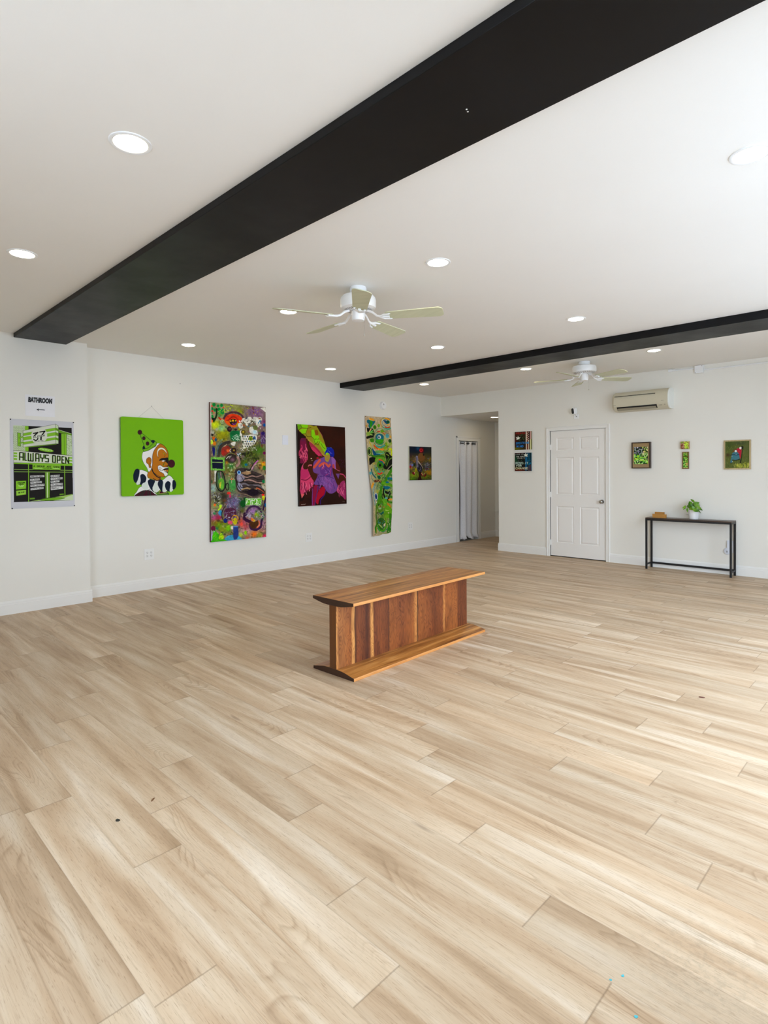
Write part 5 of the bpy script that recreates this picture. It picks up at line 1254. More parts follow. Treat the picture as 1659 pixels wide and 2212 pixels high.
    A.dots(60, (1400, 1260, 1540, 1560), 8, [(80, 40, 40), (60, 40, 60)], 69); A.spray(1020, 1380, 90, (160, 60, 70), .8); A.ell(1012, 1540, 34, 54, (130, 180, 20)); A.spray(890, 1610, 60, (170, 190, 60), .9); A.spray(1230, 1580, 70, (226, 110, 30), 1); A.spray(1380, 1600, 70, (130, 130, 40), .9); A.spray(1060, 1690, 50, (230, 90, 60), .9); A.spray(1500, 1620, 50, (220, 40, 90), 1); A.dots(30, (1310, 1540, 1440, 1660), 8, [(190, 190, 110), (110, 130, 40)], 70)
    A.poly([(480, 1720), (560, 1630), (700, 1600), (860, 1640), (910, 1740), (600, 1790)], (64, 146, 176), sm=True); A.poly([(700, 1390), (760, 1370), (815, 1390), (830, 1500), (825, 1640), (760, 1720), (705, 1690), (700, 1540)], (40, 56, 116), sm=True); A.poly([(700, 1370), (820, 1370), (810, 1400), (710, 1400)], (80, 130, 170))
    A.poly([(110, 1800), (180, 1600), (190, 1480), (215, 1540), (250, 1490), (280, 1540), (360, 1620), (420, 1700), (580, 1760), (560, 1800)], (60, 156, 10), sm=True); A.poly([(330, 1690), (380, 1560), (440, 1600), (460, 1680), (380, 1720)], (170, 204, 20), sm=True); A.strokes(26, (180, 1540, 420, 1720), 40, 10, [(20, 120, 40), (120, 190, 10)], seed=71); A.poly([(115, 1560), (165, 1600), (160, 1740), (115, 1760)], (170, 160, 190))
    # white ground along the left side
    A.crop(430, 850, 6.506); A.poly([(165, 125), (178, 127), (180, 480), (172, 700), (168, 700)], (196, 192, 176)); A.line([(165, 128), (938, 193)], 7, (186, 180, 166))
    n = vnoise(A.H, A.W, 30, 3, 3)[..., None]; A.im = np.clip(A.im*(0.74+0.46*n), 0, 1); g_ = A.im.mean(-1, keepdims=True); A.im = np.clip(g_+(A.im-g_)*1.18, 0, 1)
    return A.done(1.30)
M_medge = simple('maroon_canvas_edge', (0.10, 0.03, 0.028, 1), 0.6)
canvas_left('tall multicoloured abstract painting with an orange eye and white splashes', -4.900, -4.040, 0.501, 2.352, 0.036, tall_art(), M_medge, tilt=-0.012)

# ---------------------------------------------------------------- dancers
def pink_art():
    BR = (44, 14, 4)
    A = Art(250, 330, [(642.1, 917.4), (744.7, 921.4), (748.2, 1086.9), (647, 1095)], BR).crop(600, 900, 10.37)
    n = vnoise(A.H, A.W, 5, 8, 4)[..., None]; A.im = A.im*(0.65+0.7*n)
    DK = (26, 10, 6); SKN = (64, 24, 6); PK = (196, 56, 96); PD = (110, 16, 54); PU = (104, 62, 130); PUd = (64, 36, 104); PUl = (136, 84, 160); LM = (122, 194, 4); OL = (140, 132, 24)
    A.poly([(445, 330), (640, 470), (720, 620), (700, 1500), (560, 1900), (490, 1900)], DK)
    A.poly([(930, 1700), (1200, 1720), (1330, 1640), (1520, 1840), (1530, 1940), (900, 1970)], (36, 14, 6))
    # lime shape
    A.poly([(437, 180), (690, 190), (880, 240), (1000, 450), (1090, 720), (1050, 880), (960, 800), (640, 470), (480, 340)], OL, sm=False)
    A.poly([(437, 180), (675, 190), (665, 270), (540, 265), (455, 320)], LM); A.poly([(540, 285), (660, 280), (620, 400), (540, 395), (490, 320)], LM)
    A.poly([(745, 330), (800, 300), (830, 400), (800, 480), (750, 450)], LM, sm=True); A.poly([(780, 480), (860, 420), (920, 450), (910, 540), (870, 610), (820, 600)], LM, sm=True); A.poly([(890, 560), (930, 520), (1090, 720), (1050, 800), (940, 640)], LM, sm=True); A.poly([(980, 600), (1040, 610), (1080, 720), (1000, 660)], LM)
    A.poly([(450, 190), (520, 195), (530, 260), (455, 300)], (90, 150, 0)); A.poly([(820, 330), (880, 300), (905, 400), (850, 420)], (130, 80, 10), sm=True)
    for p_ in ([(510, 195), (540, 262), (450, 320)], [(540, 262), (665, 272)], [(662, 280), (625, 395), (540, 400)], [(665, 272), (740, 250)], [(625, 400), (660, 460), (750, 455)], [(740, 330), (745, 450), (800, 500)], [(800, 500), (830, 600), (900, 640), (940, 560)], [(960, 600), (1010, 690), (1060, 720)], [(700, 560), (820, 640), (900, 560)], [(820, 510), (860, 505)], [(890, 510), (910, 500)]): A.line(p_, 9, (70, 60, 10))
    A.spray(690, 350, 50, (160, 90, 20), .6); A.line([(720, 215), (790, 235), (860, 225)], 22, (150, 140, 20), sm=True); A.line([(940, 350), (990, 440), (1000, 560)], 14, (150, 80, 60), sm=True); A.poly([(970, 480), (1010, 500), (1030, 590), (990, 590)], OL)
    A.line([(640, 490), (800, 640), (950, 800), (1040, 880)], 26, (170, 130, 50), sm=True)
    # pink left figures
    A.poly([(500, 560), (560, 500), (640, 520), (660, 700), (680, 900), (640, 1000), (520, 1060), (500, 900)], PD, sm=True); A.strokes(26, (510, 620, 660, 1000), 150, 17, [PK, PD, (220, 90, 120)], (1.1, 2.0), seed=2); A.poly([(520, 500), (600, 500), (600, 560), (530, 560)], (96, 20, 60), sm=True)
    A.poly([(700, 580), (780, 620), (960, 800), (990, 920), (900, 880), (740, 700)], (150, 40, 60), sm=True); A.poly([(740, 700), (800, 700), (950, 850), (930, 900), (800, 790)], (190, 44, 84), sm=True)
    A.poly([(620, 500), (660, 500), (740, 800), (690, 820)], SKN)
    A.poly([(520, 1200), (600, 1060), (720, 1090), (760, 1100), (740, 1300), (800, 1450), (780, 1560), (640, 1670), (600, 1700), (560, 1750), (510, 1700)], PK, sm=True)
    A.strokes(26, (520, 1480, 760, 1560), 170, 15, [PD, (220, 110, 140), PK], (1.1, 1.7), seed=4); A.line([(530, 1420), (640, 1430), (740, 1350)], 16, PD, sm=True); A.poly([(520, 1200), (640, 1180), (720, 1280), (640, 1380), (530, 1400)], (180, 40, 90), sm=True); A.poly([(520, 1740), (600, 1740), (540, 1840)], (210, 90, 90))
    # dark head and arms
    A.poly([(670, 880), (700, 800), (770, 775), (840, 830), (840, 980), (790, 1050), (720, 1080), (660, 1180), (580, 1180), (560, 1080), (640, 1000), (680, 960)], (54, 20, 4), sm=True)
    A.ell(748, 945, 14, 12, (230, 200, 160)); A.ell(765, 992, 9, 8, (220, 190, 150)); A.line([(560, 1190), (570, 1080), (640, 1010)], 10, (200, 80, 110), sm=True); A.line([(680, 1190), (690, 1100), (760, 1090)], 10, (210, 120, 120), sm=True)
    A.poly([(670, 1150), (740, 1110), (790, 1180), (840, 1290), (920, 1110), (960, 1120), (900, 1300), (840, 1440), (780, 1420), (700, 1260)], SKN, sm=True)
    A.poly([(850, 920), (960, 880), (1000, 940), (940, 990), (860, 980)], (70, 30, 6), sm=True); A.ell(890, 935, 26, 20, (170, 10, 40))
    # centre figure
    A.poly([(830, 990), (900, 960), (1050, 900), (1200, 900), (1290, 980), (1300, 1180), (1350, 1380), (1320, 1560), (1200, 1500), (1150, 1400), (960, 1300), (800, 1250), (790, 1080)], PU, sm=True)
    A.poly([(910, 1290), (1000, 1260), (1200, 1300), (1340, 1570), (1250, 1700), (1140, 1710), (1060, 1620), (1000, 1540), (810, 1520), (860, 1400)], PU, sm=True)
    A.strokes(40, (850, 1290, 1260, 1540), 170, 15, [PUd, PUl, (130, 60, 130)], (0.9, 1.9), seed=6); A.poly([(960, 1100), (1060, 1060), (1200, 1100), (1230, 1200), (1160, 1350), (960, 1280)], (92, 46, 120), sm=True); A.strokes(14, (980, 1080, 1200, 1280), 120, 13, [(170, 50, 120), PUd, PUl], seed=7)
    A.line([(940, 1340), (1100, 1330), (1240, 1380)], 12, PUd, sm=True); A.poly([(1200, 900), (1290, 980), (1290, 1180), (1220, 1100)], PUl, sm=True)
    A.poly([(1090, 720), (1140, 680), (1230, 720), (1260, 820), (1240, 900), (1180, 880), (1100, 830), (1040, 850)], (10, 26, 140), sm=True); A.dots(26, (1060, 690, 1190, 840), 8, [(60, 110, 190), (20, 50, 170)], 8); A.line([(1130, 760), (1210, 830)], 7, (110, 90, 190))
    A.poly([(1050, 900), (1080, 820), (1150, 830), (1160, 920), (1120, 1010), (1060, 980)], (150, 140, 40), sm=True); A.arc(1105, 930, 34, 54, 0, 360, 8, (180, 90, 60)); A.arc(1105, 930, 16, 30, 0, 360, 7, (150, 90, 60)); A.ell(1100, 830, 30, 24, (130, 200, 10))
    A.line([(810, 1140), (860, 1080), (940, 980)], 50, (200, 76, 50), sm=True); A.line([(930, 1110), (980, 1070), (1040, 1040)], 44, (200, 76, 50), sm=True); A.line([(1000, 1150), (1020, 1110), (1010, 1060)], 18, (220, 110, 110), sm=True); A.line([(1080, 1060), (1130, 1110), (1160, 1080)], 44, (196, 80, 60), sm=True); A.line([(1240, 1090), (1250, 1170)], 50, (180, 60, 60)); A.line([(1190, 1150), (1170, 1330)], 9, (190, 40, 100))
    A.poly([(1220, 1160), (1260, 1160), (1400, 1260), (1400, 1500), (1340, 1540), (1240, 1300)], SKN, sm=True); A.poly([(1300, 980), (1400, 1180), (1300, 1160)], (80, 20, 8), sm=True); A.line([(1290, 1160), (1340, 1200), (1390, 1210)], 10, (180, 80, 110)); A.poly([(1290, 1270), (1380, 1270), (1350, 1390)], PU)
    A.poly([(1380, 1280), (1480, 1280), (1510, 1420), (1400, 1460)], SKN, sm=True); A.line([(1390, 1275), (1460, 1290), (1515, 1360)], 18, (190, 60, 100), sm=True)
    A.poly([(1430, 1440), (1500, 1460), (1515, 1830), (1450, 1790), (1400, 1740), (1310, 1660), (1350, 1560)], (150, 40, 90), sm=True); A.strokes(18, (1340, 1480, 1500, 1660), 150, 13, [(210, 90, 130), PD], (1.2, 1.9), seed=9)
    # legs
    A.poly([(810, 1560), (900, 1550), (920, 1620), (850, 1800), (820, 1990), (760, 1995), (780, 1800)], (130, 8, 50), sm=True); A.poly([(940, 1620), (1020, 1570), (1070, 1660), (1040, 1740), (930, 1850), (900, 1960), (840, 1900), (860, 1780)], (156, 4, 34), sm=True)
    A.line([(900, 1560), (880, 1700), (840, 1880), (830, 1970)], 18, PUd, sm=True); A.line([(780, 1620), (770, 1850), (780, 1980)], 16, (110, 50, 120), sm=True); A.line([(1070, 1640), (1040, 1750), (960, 1860), (950, 1960)], 16, (50, 20, 110), sm=True)
    A.line([(525, 1978), (545, 1970), (560, 1976), (580, 1968), (600, 1972), (625, 1960)], 6, (180, 160, 150)); A.line([(1440, 1890), (1455, 1876), (1465, 1892), (1480, 1880), (1492, 1892)], 4, (120, 110, 100)); A.dots(40, (1360, 940, 1500, 1140), 8, [(60, 20, 50)], 11)
    return A.done(1.30)
M_dedge = simple('dark_canvas_edge', (0.012, 0.006, 0.004, 1), 0.6)
canvas_left('dark brown painting of pink and purple dancers under a lime green figure', -3.480, -2.528, 0.905, 2.140, 0.036, pink_art(), M_dedge, tilt=0.024)

# ---------------------------------------------------------------- hanging painted scroll
def scroll_art():
    CV = (180, 158, 126)
    A = Art(140, 450, [(788.1, 898.9), (844.2, 902.8), (845.3, 1151), (798.2, 1159.7)], CV)
    A.crop(780, 890, 16.39)
    A.spray(640, 900, 330, (140, 150, 90), .5, 500); A.spray(700, 1500, 360, (110, 140, 50), .8, 500); A.spray(700, 2000, 330, (80, 110, 30), .85, 400)
    A.crop(780, 1025, 15.8); A.spray(720, 500, 340, (90, 130, 40), .85, 500); A.spray(700, 1100, 300, (96, 140, 40), .8, 500); A.spray(760, 1600, 300, (80, 120, 30), .85, 450)
    A.strokes(200, (460, 100, 1040, 1950), 90, 22, [(50, 110, 20), (110, 150, 40), (30, 80, 30), (150, 170, 90), (16, 80, 70)], seed=77, a=.8); A.crop(780, 890, 16.39); A.strokes(70, (520, 1250, 1050, 2200), 90, 20, [(60, 120, 30), (110, 150, 50), (30, 70, 20)], seed=78, a=.7)
    G1 = (50, 116, 14); G2 = (96, 150, 24); TE = (14, 92, 110); LT = (110, 150, 60); BK = (14, 16, 8); OR = (220, 146, 30); RD = (184, 44, 20); LB = (70, 150, 160)
    A.poly([(210, 330), (290, 310), (400, 360), (500, 350), (480, 440), (400, 560), (320, 665), (260, 580), (270, 480), (215, 430)], TE, sm=True); A.poly([(310, 330), (390, 360), (410, 450), (360, 620), (300, 580), (320, 450)], (30, 130, 20), sm=True); A.line([(320, 270), (400, 290), (450, 325)], 50, OR, sm=True)
    A.ell(480, 610, 60, 88, G1); A.ell(485, 600, 18, 22, BK); A.ell(620, 540, 44, 70, G2); A.ell(195, 560, 30, 44, (190, 130, 40))
    for r, c, w in ((190, (40, 80, 90), 9), (165, (170, 160, 60), 16), (140, (200, 196, 180), 12), (120, (30, 90, 110), 14), (96, (190, 180, 150), 10)): A.arc(870, 420, r, r*1.18, 60, 330, w, c)
    A.poly([(790, 310), (900, 330), (990, 380), (960, 460), (880, 460), (820, 380)], (16, 70, 110), sm=True); A.ell(950, 390, 60, 70, (16, 90, 60)); A.ell(945, 385, 20, 24, BK); A.line([(870, 240), (990, 280)], 40, OR); A.arc(920, 570, 90, 50, 20, 160, 26, RD); A.line([(930, 510), (990, 490)], 36, (210, 160, 60)); A.arc(920, 560, 150, 110, 20, 170, 30, (60, 150, 120)); A.line([(690, 300), (680, 450), (720, 600)], 22, (190, 130, 60), sm=True)
    A.poly([(150, 620), (260, 650), (400, 660), (460, 800), (450, 940), (300, 1000), (200, 1050), (230, 900), (190, 760)], BK, sm=True); A.poly([(180, 640), (200, 800), (180, 940), (150, 900), (160, 700)], CV); A.ell(250, 880, 76, 84, (130, 160, 60))
    for p_, c_ in (([(290, 790), (350, 680)], (220, 180, 110)), ([(310, 820), (410, 745)], (90, 170, 80)), ([(320, 850), (430, 815)], (90, 160, 50)), ([(320, 900), (410, 940)], (150, 180, 90)), ([(180, 640), (195, 790)], (200, 180, 150))): A.line(p_, 30, c_)
    A.line([(200, 1030), (320, 990), (440, 970)], 60, BK, sm=True)
    # second spiral
    A.arc(660, 860, 170, 200, 200, 350, 20, (110, 130, 110)); A.line([(580, 790), (650, 780)], 34, RD); A.line([(600, 815), (700, 820), (780, 850)], 26, OR, sm=True); A.line([(760, 820), (830, 880)], 30, (210, 90, 40)); A.poly([(680, 740), (760, 690), (800, 760), (880, 780), (720, 810)], G2, sm=True); A.line([(800, 700), (900, 720), (1030, 650)], 20, (60, 140, 110), sm=True); A.strokes(16, (860, 700, 1030, 870), 60, 9, [(70, 60, 50), (40, 60, 50)], seed=1)
    A.ell(640, 1070, 150, 190, (50, 120, 60)); A.ell(650, 1000, 140, 120, TE); A.poly([(480, 1180), (560, 1100), (700, 1080), (770, 1100), (740, 1240), (620, 1270)], (46, 138, 20), sm=True); A.ell(630, 1000, 60, 76, (170, 180, 170)); A.ell(620, 1010, 26, 40, (30, 50, 80))
    for r, c, w in ((170, (30, 100, 110), 14), (200, (160, 160, 110), 16), (225, (60, 100, 60), 14)): A.arc(640, 1080, r, r*1.25, 30, 330, w, c)
    A.ell(905, 950, 60, 84, LB); A.ell(985, 1140, 50, 74, (16, 60, 20)); A.ell(1010, 980, 30, 54, (200, 150, 60)); A.line([(870, 1200), (950, 1300), (1030, 1230)], 60, (140, 160, 70), sm=True); A.poly([(300, 1080), (430, 1060), (440, 1190), (330, 1200)], G1, sm=True)
    A.line([(450, 1330), (540, 1440), (700, 1480), (860, 1430)], 50, (220, 120, 30), sm=True); A.line([(440, 1330), (560, 1450)], 24, RD); A.line([(510, 1320), (640, 1400), (800, 1310)], 34, (60, 150, 140), sm=True); A.line([(860, 1250), (880, 1360), (800, 1440)], 60, (110, 150, 20), sm=True); A.line([(280, 1200), (340, 1340)], 40, (180, 160, 50)); A.poly([(440, 1470), (620, 1500), (560, 1540), (460, 1560)], CV, sm=True)
    A.poly([(370, 1430), (480, 1560), (660, 1640), (560, 1760), (420, 1700)], (6, 70, 110), sm=True); A.line([(500, 1560), (640, 1540), (760, 1560)], 50, (90, 150, 70), sm=True); A.line([(520, 1620), (680, 1630), (780, 1600)], 24, (90, 160, 130), sm=True); A.line([(520, 1700), (700, 1700)], 16, (160, 180, 110))
    A.ell(275, 1560, 90, 160, (16, 84, 20)); A.ell(270, 1560, 66, 130, (160, 180, 80)); A.ell(265, 1560, 48, 104, (30, 50, 20)); A.line([(960, 1460), (1030, 1480), (1040, 1680)], 60, (180, 190, 20), sm=True); A.strokes(26, (820, 1430, 960, 1560), 50, 10, [(60, 60, 10), (150, 170, 60)], seed=2)
    A.poly([(820, 1640), (900, 1560), (1000, 1690), (1080, 1780), (1090, 2100), (980, 2212), (780, 2180), (760, 2050), (860, 1900)], BK, sm=True); A.line([(1060, 1780), (960, 1850), (870, 2080)], 34, (90, 120, 40), sm=True); A.line([(950, 1740), (880, 1900), (820, 2050)], 22, (60, 110, 20), sm=True); A.line([(1090, 2000), (980, 2110), (900, 2200)], 14, (180, 180, 140)); A.line([(860, 1650), (940, 1700)], 24, (130, 150, 50))
    A.poly([(260, 1800), (400, 1760), (490, 1800), (460, 1920), (380, 1970), (260, 2060), (250, 1920)], BK, sm=True); A.arc(640, 1900, 160, 130, 180, 350, 50, (90, 150, 20)); A.line([(610, 1850), (700, 1880), (780, 1970)], 34, (214, 80, 20), sm=True); A.ell(650, 2040, 120, 130, G1); A.arc(660, 2020, 100, 100, 250, 360, 40, TE); A.ell(640, 2060, 44, 50, BK); A.spray(430, 2000, 40, (190, 150, 50), .8)
    A.arc(640, 2060, 190, 200, 100, 180, 20, (60, 130, 130)); A.line([(330, 1700), (450, 1740), (600, 1720), (780, 1730)], 50, G1, sm=True); A.line([(230, 1750), (240, 1900)], 20, (150, 150, 70))
    # lower half
    A.crop(780, 1025, 15.8)
    A.line([(520, -60), (560, 80), (640, 120), (740, 60)], 40, (60, 140, 110), sm=True); A.line([(530, 130), (600, 150), (680, 110)], 36, (206, 40, 10), sm=True); A.line([(400, -40), (480, 160), (560, 250)], 40, (120, 150, 30), sm=True); A.line([(300, 0), (340, 160), (440, 280)], 44, (30, 90, 90), sm=True); A.line([(280, 200), (320, 360), (420, 420)], 16, (40, 100, 80), sm=True)
    A.ell(258, 130, 44, 56, LB); A.line([(250, 600), (330, 480)], 60, OR); A.line([(1050, -60), (900, 180), (780, 400), (640, 560), (560, 900), (400, 1200)], 90, (56, 124, 14), sm=True); A.poly([(860, 270), (1040, 280), (1060, 380), (900, 370)], TE, sm=True); A.poly([(940, 160), (1070, 160), (1060, 200), (950, 200)], G1); A.line([(920, 340), (1060, 390)], 30, G1)
    A.line([(660, 440), (860, 480), (1040, 560)], 70, (86, 150, 20), sm=True); A.ell(850, 430, 60, 34, TE); A.poly([(700, 560), (930, 570), (900, 650), (760, 660)], TE, sm=True); A.poly([(500, 230), (600, 220), (620, 300), (540, 320)], (10, 80, 50), sm=True); A.line([(400, 400), (500, 380), (620, 410)], 60, (90, 50, 24), sm=True); A.dots(22, (440, 340, 600, 420), 12, [(200, 180, 120), (110, 50, 30)], 3)
    A.strokes(30, (400, 430, 620, 660), 60, 10, [(30, 90, 90), (120, 150, 130), (20, 50, 30)], seed=4); A.line([(330, 1150), (290, 900), (310, 680), (400, 500)], 60, (110, 140, 130), sm=True); A.strokes(30, (290, 540, 400, 1100), 90, 8, [(60, 90, 110), (190, 190, 170)], (1.2, 1.9), seed=5)
    A.ell(395, 900, 60, 120, (180, 190, 190)); A.ell(395, 900, 46, 90, (24, 60, 120)); A.ell(400, 905, 18, 40, (10, 16, 60)); A.line([(370, 1000), (380, 1080), (420, 1080)], 16, (220, 216, 200), sm=True); A.ell(470, 730, 50, 60, (150, 160, 60)); A.spray(480, 760, 20, (190, 90, 30), .9)
    A.poly([(500, 800), (620, 740), (640, 1000), (560, 1150), (450, 1180)], (60, 130, 20), sm=True)
    A.line([(720, 660), (700, 780), (740, 920)], 60, BK, sm=True); A.line([(660, 820), (640, 900), (680, 1000)], 30, BK); A.line([(760, 740), (860, 780), (940, 760), (900, 920), (850, 1020)], 60, BK, sm=True); A.line([(740, 700), (750, 800)], 22, (80, 170, 110)); A.line([(920, 770), (880, 860)], 14, (110, 160, 160)); A.poly([(690, 960), (830, 960), (820, 1160), (720, 1200), (660, 1080)], (86, 152, 30), sm=True); A.ell(800, 945, 50, 30, (90, 160, 160)); A.line([(720, 1100), (780, 1110)], 10, (150, 180, 40))
    A.line([(940, 880), (1050, 930)], 60, G1); A.line([(890, 990), (1000, 980)], 36, (220, 140, 30)); A.line([(870, 1060), (1030, 1080)], 40, G1); A.line([(970, 740), (1060, 730)], 60, (110, 140, 60)); A.line([(850, 1120), (940, 1180), (970, 1250)], 44, (190, 120, 20), sm=True)
    A.arc(560, 1190, 120, 170, 0, 360, 50, (70, 120, 16)); A.ell(500, 1160, 22, 40, BK); A.ell(560, 1210, 26, 30, (120, 70, 20)); A.line([(510, 1280), (600, 1260)], 24, (150, 180, 140)); A.line([(680, 1220), (760, 1230)], 12, (190, 60, 20))
    A.poly([(720, 1280), (860, 1180), (1000, 1280), (1020, 1420), (900, 1560), (780, 1500)], (90, 150, 20), sm=True); A.line([(780, 1320), (900, 1330)], 14, (170, 190, 90)); A.poly([(860, 1400), (930, 1380), (920, 1430)], (190, 180, 130)); A.poly([(570, 1430), (700, 1360), (720, 1400), (620, 1470)], (10, 84, 70), sm=True)
    A.line([(400, 1200), (390, 1450), (430, 1700), (400, 1950)], 60, (70, 110, 20), sm=True); A.strokes(50, (400, 1380, 640, 1640), 60, 11, [(30, 50, 20), (120, 150, 100), (90, 60, 20), (30, 40, 90)], seed=6); A.ell(620, 1740, 170, 190, (36, 90, 20)); A.strokes(40, (500, 1600, 780, 1800), 70, 13, [(20, 60, 30), (90, 120, 20), (70, 140, 160), (60, 50, 20)], seed=7); A.line([(530, 1750), (680, 1850)], 30, (150, 170, 90)); A.poly([(730, 1750), (800, 1700), (800, 1800), (730, 1820)], (196, 186, 150))
    A.arc(660, 1760, 180, 190, 20, 170, 60, (60, 140, 20)); A.arc(680, 1760, 220, 220, 30, 160, 12, (20, 110, 120)); A.line([(830, 1400), (760, 1500), (820, 1640), (850, 1780)], 50, (90, 140, 20), sm=True); A.poly([(930, 1430), (1020, 1440), (1010, 1600), (930, 1560)], G1, sm=True); A.poly([(930, 1620), (990, 1600), (1030, 1800), (1020, 1960), (880, 1980), (900, 1780)], (36, 110, 20), sm=True); A.strokes(10, (880, 1600, 1020, 1960), 70, 12, [(180, 170, 130)], seed=8)
    A.line([(600, 1960), (700, 2000), (820, 1980)], 14, (180, 160, 110)); A.poly([(350, 1860), (440, 1760), (440, 2000), (400, 2020)], (40, 110, 16), sm=True); A.line([(440, 1840), (450, 1990)], 24, (190, 170, 60))
    n = vnoise(A.H, A.W, 24, 13, 3)[..., None]; A.im = np.clip(A.im*(0.84+0.32*n), 0, 1)
    return A.done(1.35)
sr_ = thing('hanging_scroll', 'long unstretched green painted canvas strip with curling edges, pinned to the left wall', 'hanging scroll', (0, -2.052, 0.318))
def scroll_fn(U, V):
    zt_ = 2.040; lft = np.interp(V, [0, .1, .25, .5, .72, .85, 1.0], [0.0, 0.005, 0.02, 0.075, 0.125, 0.118, 0.125]); rgt_ = np.interp(V, [0, .3, .6, .8, 1.0], [0.632, 0.655, 0.660, 0.640, 0.620])
    Y = lft+(rgt_-lft)*U
    bulge = 0.006+0.052*np.clip(V*1.6, 0, 1)*(1-U)**2+0.020*np.sin(V*9+0.6)*(1-U)*np.clip(V*3, 0, 1)*0.6+0.012*np.sin(V*6.5)**2*U**3
    Z = zt_*(1-V)+0.035*V*U*0.8+0.006*U*(1-V)
    Z = Z+np.where(V > 0.985, 0.006*np.sin(U*14), 0)
    return (bulge+0.002, Y, Z)
sf = surface('painted_canvas', scroll_art(), scroll_fn, M_acr, sr_)
md = sf.modifiers.new('thick', 'SOLIDIFY'); md.thickness = 0.0015; md.offset = -1
for p in sf.data.polygons: p.use_smooth = True

# ---------------------------------------------------------------- little garden painting
def garden_art():
    A = Art(120, 120, [(885.5, 964.2), (931.4, 965.8), (932.4, 1036.7), (885.8, 1037.5)], (40, 40, 30)).crop(875, 955, 24.58)
    for x, y, r, ry, c in ((600, 350, 700, 330, (8, 18, 38)), (700, 350, 100, 120, (10, 60, 90)), (350, 750, 160, 150, (40, 28, 36)), (1150, 700, 300, 130, (50, 46, 24)), (800, 900, 600, 200, (96, 70, 20)), (350, 1200, 120, 130, (90, 90, 120)), (1150, 1200, 200, 160, (76, 70, 66)), (330, 1350, 90, 120, (190, 60, 50)), (600, 1450, 200, 180, (150, 140, 10)), (1200, 1550, 250, 150, (130, 100, 20)), (500, 1750, 400, 160, (110, 130, 20)), (1100, 1850, 350, 140, (84, 104, 10)), (400, 1930, 220, 100, (60, 110, 8)), (1300, 1650, 120, 110, (150, 90, 10)), (1330, 950, 90, 130, (140, 110, 20)), (520, 1000, 70, 90, (130, 80, 10))): A.spray(x, y, r, c, .95, ry)
    A.blobs(150, (270, 700, 1390, 1500), 34, [(60, 60, 30), (110, 90, 30), (60, 56, 80), (90, 90, 100), (40, 30, 30), (120, 60, 40), (130, 130, 90)], 3, .6); A.strokes(120, (270, 1400, 1390, 1990), 80, 14, [(60, 90, 10), (130, 140, 20), (40, 60, 10), (150, 110, 20)], (-1.9, -1.2), seed=4, a=.7)
    A.poly([(590, 770), (700, 750), (720, 900), (700, 1150), (660, 1450), (620, 1220)], (110, 104, 120), sm=True); A.line([(640, 820), (650, 1220)], 34, (40, 36, 50)); A.poly([(740, 640), (850, 580), (980, 640), (1060, 800), (1000, 1000), (900, 1060), (760, 980), (700, 800)], (100, 64, 30), sm=True); A.arc(860, 950, 110, 90, 0, 180, 20, (60, 50, 10))
    A.ell(880, 440, 120, 150, (80, 8, 16)); A.ell(860, 440, 84, 90, (170, 40, 50)); A.ell(862, 440, 52, 56, (120, 0, 6)); A.ell(985, 680, 40, 44, (16, 8, 6)); A.line([(700, 1000), (820, 1160), (930, 1360)], 44, (150, 130, 116), sm=True)
    A.poly([(680, 1300), (800, 1180), (920, 1350), (900, 1560), (760, 1600), (680, 1500)], (28, 24, 34), sm=True); A.blobs(24, (680, 1250, 900, 1560), 26, [(90, 90, 110), (20, 14, 20)], 6)
    A.poly([(760, 1560), (850, 1560), (855, 1800), (890, 1990), (700, 1990), (745, 1800)], (30, 6, 6), sm=True); A.poly([(390, 1620), (480, 1580), (550, 1660), (500, 1740)], (90, 6, 20), sm=True); A.ell(530, 1620, 24, 40, (190, 130, 100)); A.poly([(860, 1740), (900, 1600), (950, 1760), (1010, 1780), (1090, 1680), (1140, 1740), (1060, 1830), (920, 1800)], (80, 8, 16), sm=True); A.line([(890, 1640), (950, 1750)], 26, (200, 130, 90)); A.line([(1000, 1700), (1040, 1650)], 22, (200, 140, 90))
    A.blobs(30, (1080, 1100, 1280, 1480), 40, [(70, 60, 90), (100, 100, 110), (60, 20, 40), (50, 70, 60)], 7, .8); A.ell(310, 1310, 44, 70, (130, 10, 20)); A.ell(420, 1210, 50, 70, (90, 96, 150)); A.ell(520, 1200, 50, 80, (16, 36, 16)); A.strokes(10, (1000, 1850, 1340, 1960), 90, 9, [(30, 30, 10)], (-.5, .5), seed=8)
    return A.done(1.6)
canvas_left('little bright flower garden painting, last one before the hall corner', -0.966, -0.338, 1.259, 1.878, 0.030, garden_art(), simple('raw_canvas_edge', (0.56, 0.56, 0.46, 1), 0.7), tilt=0.0)

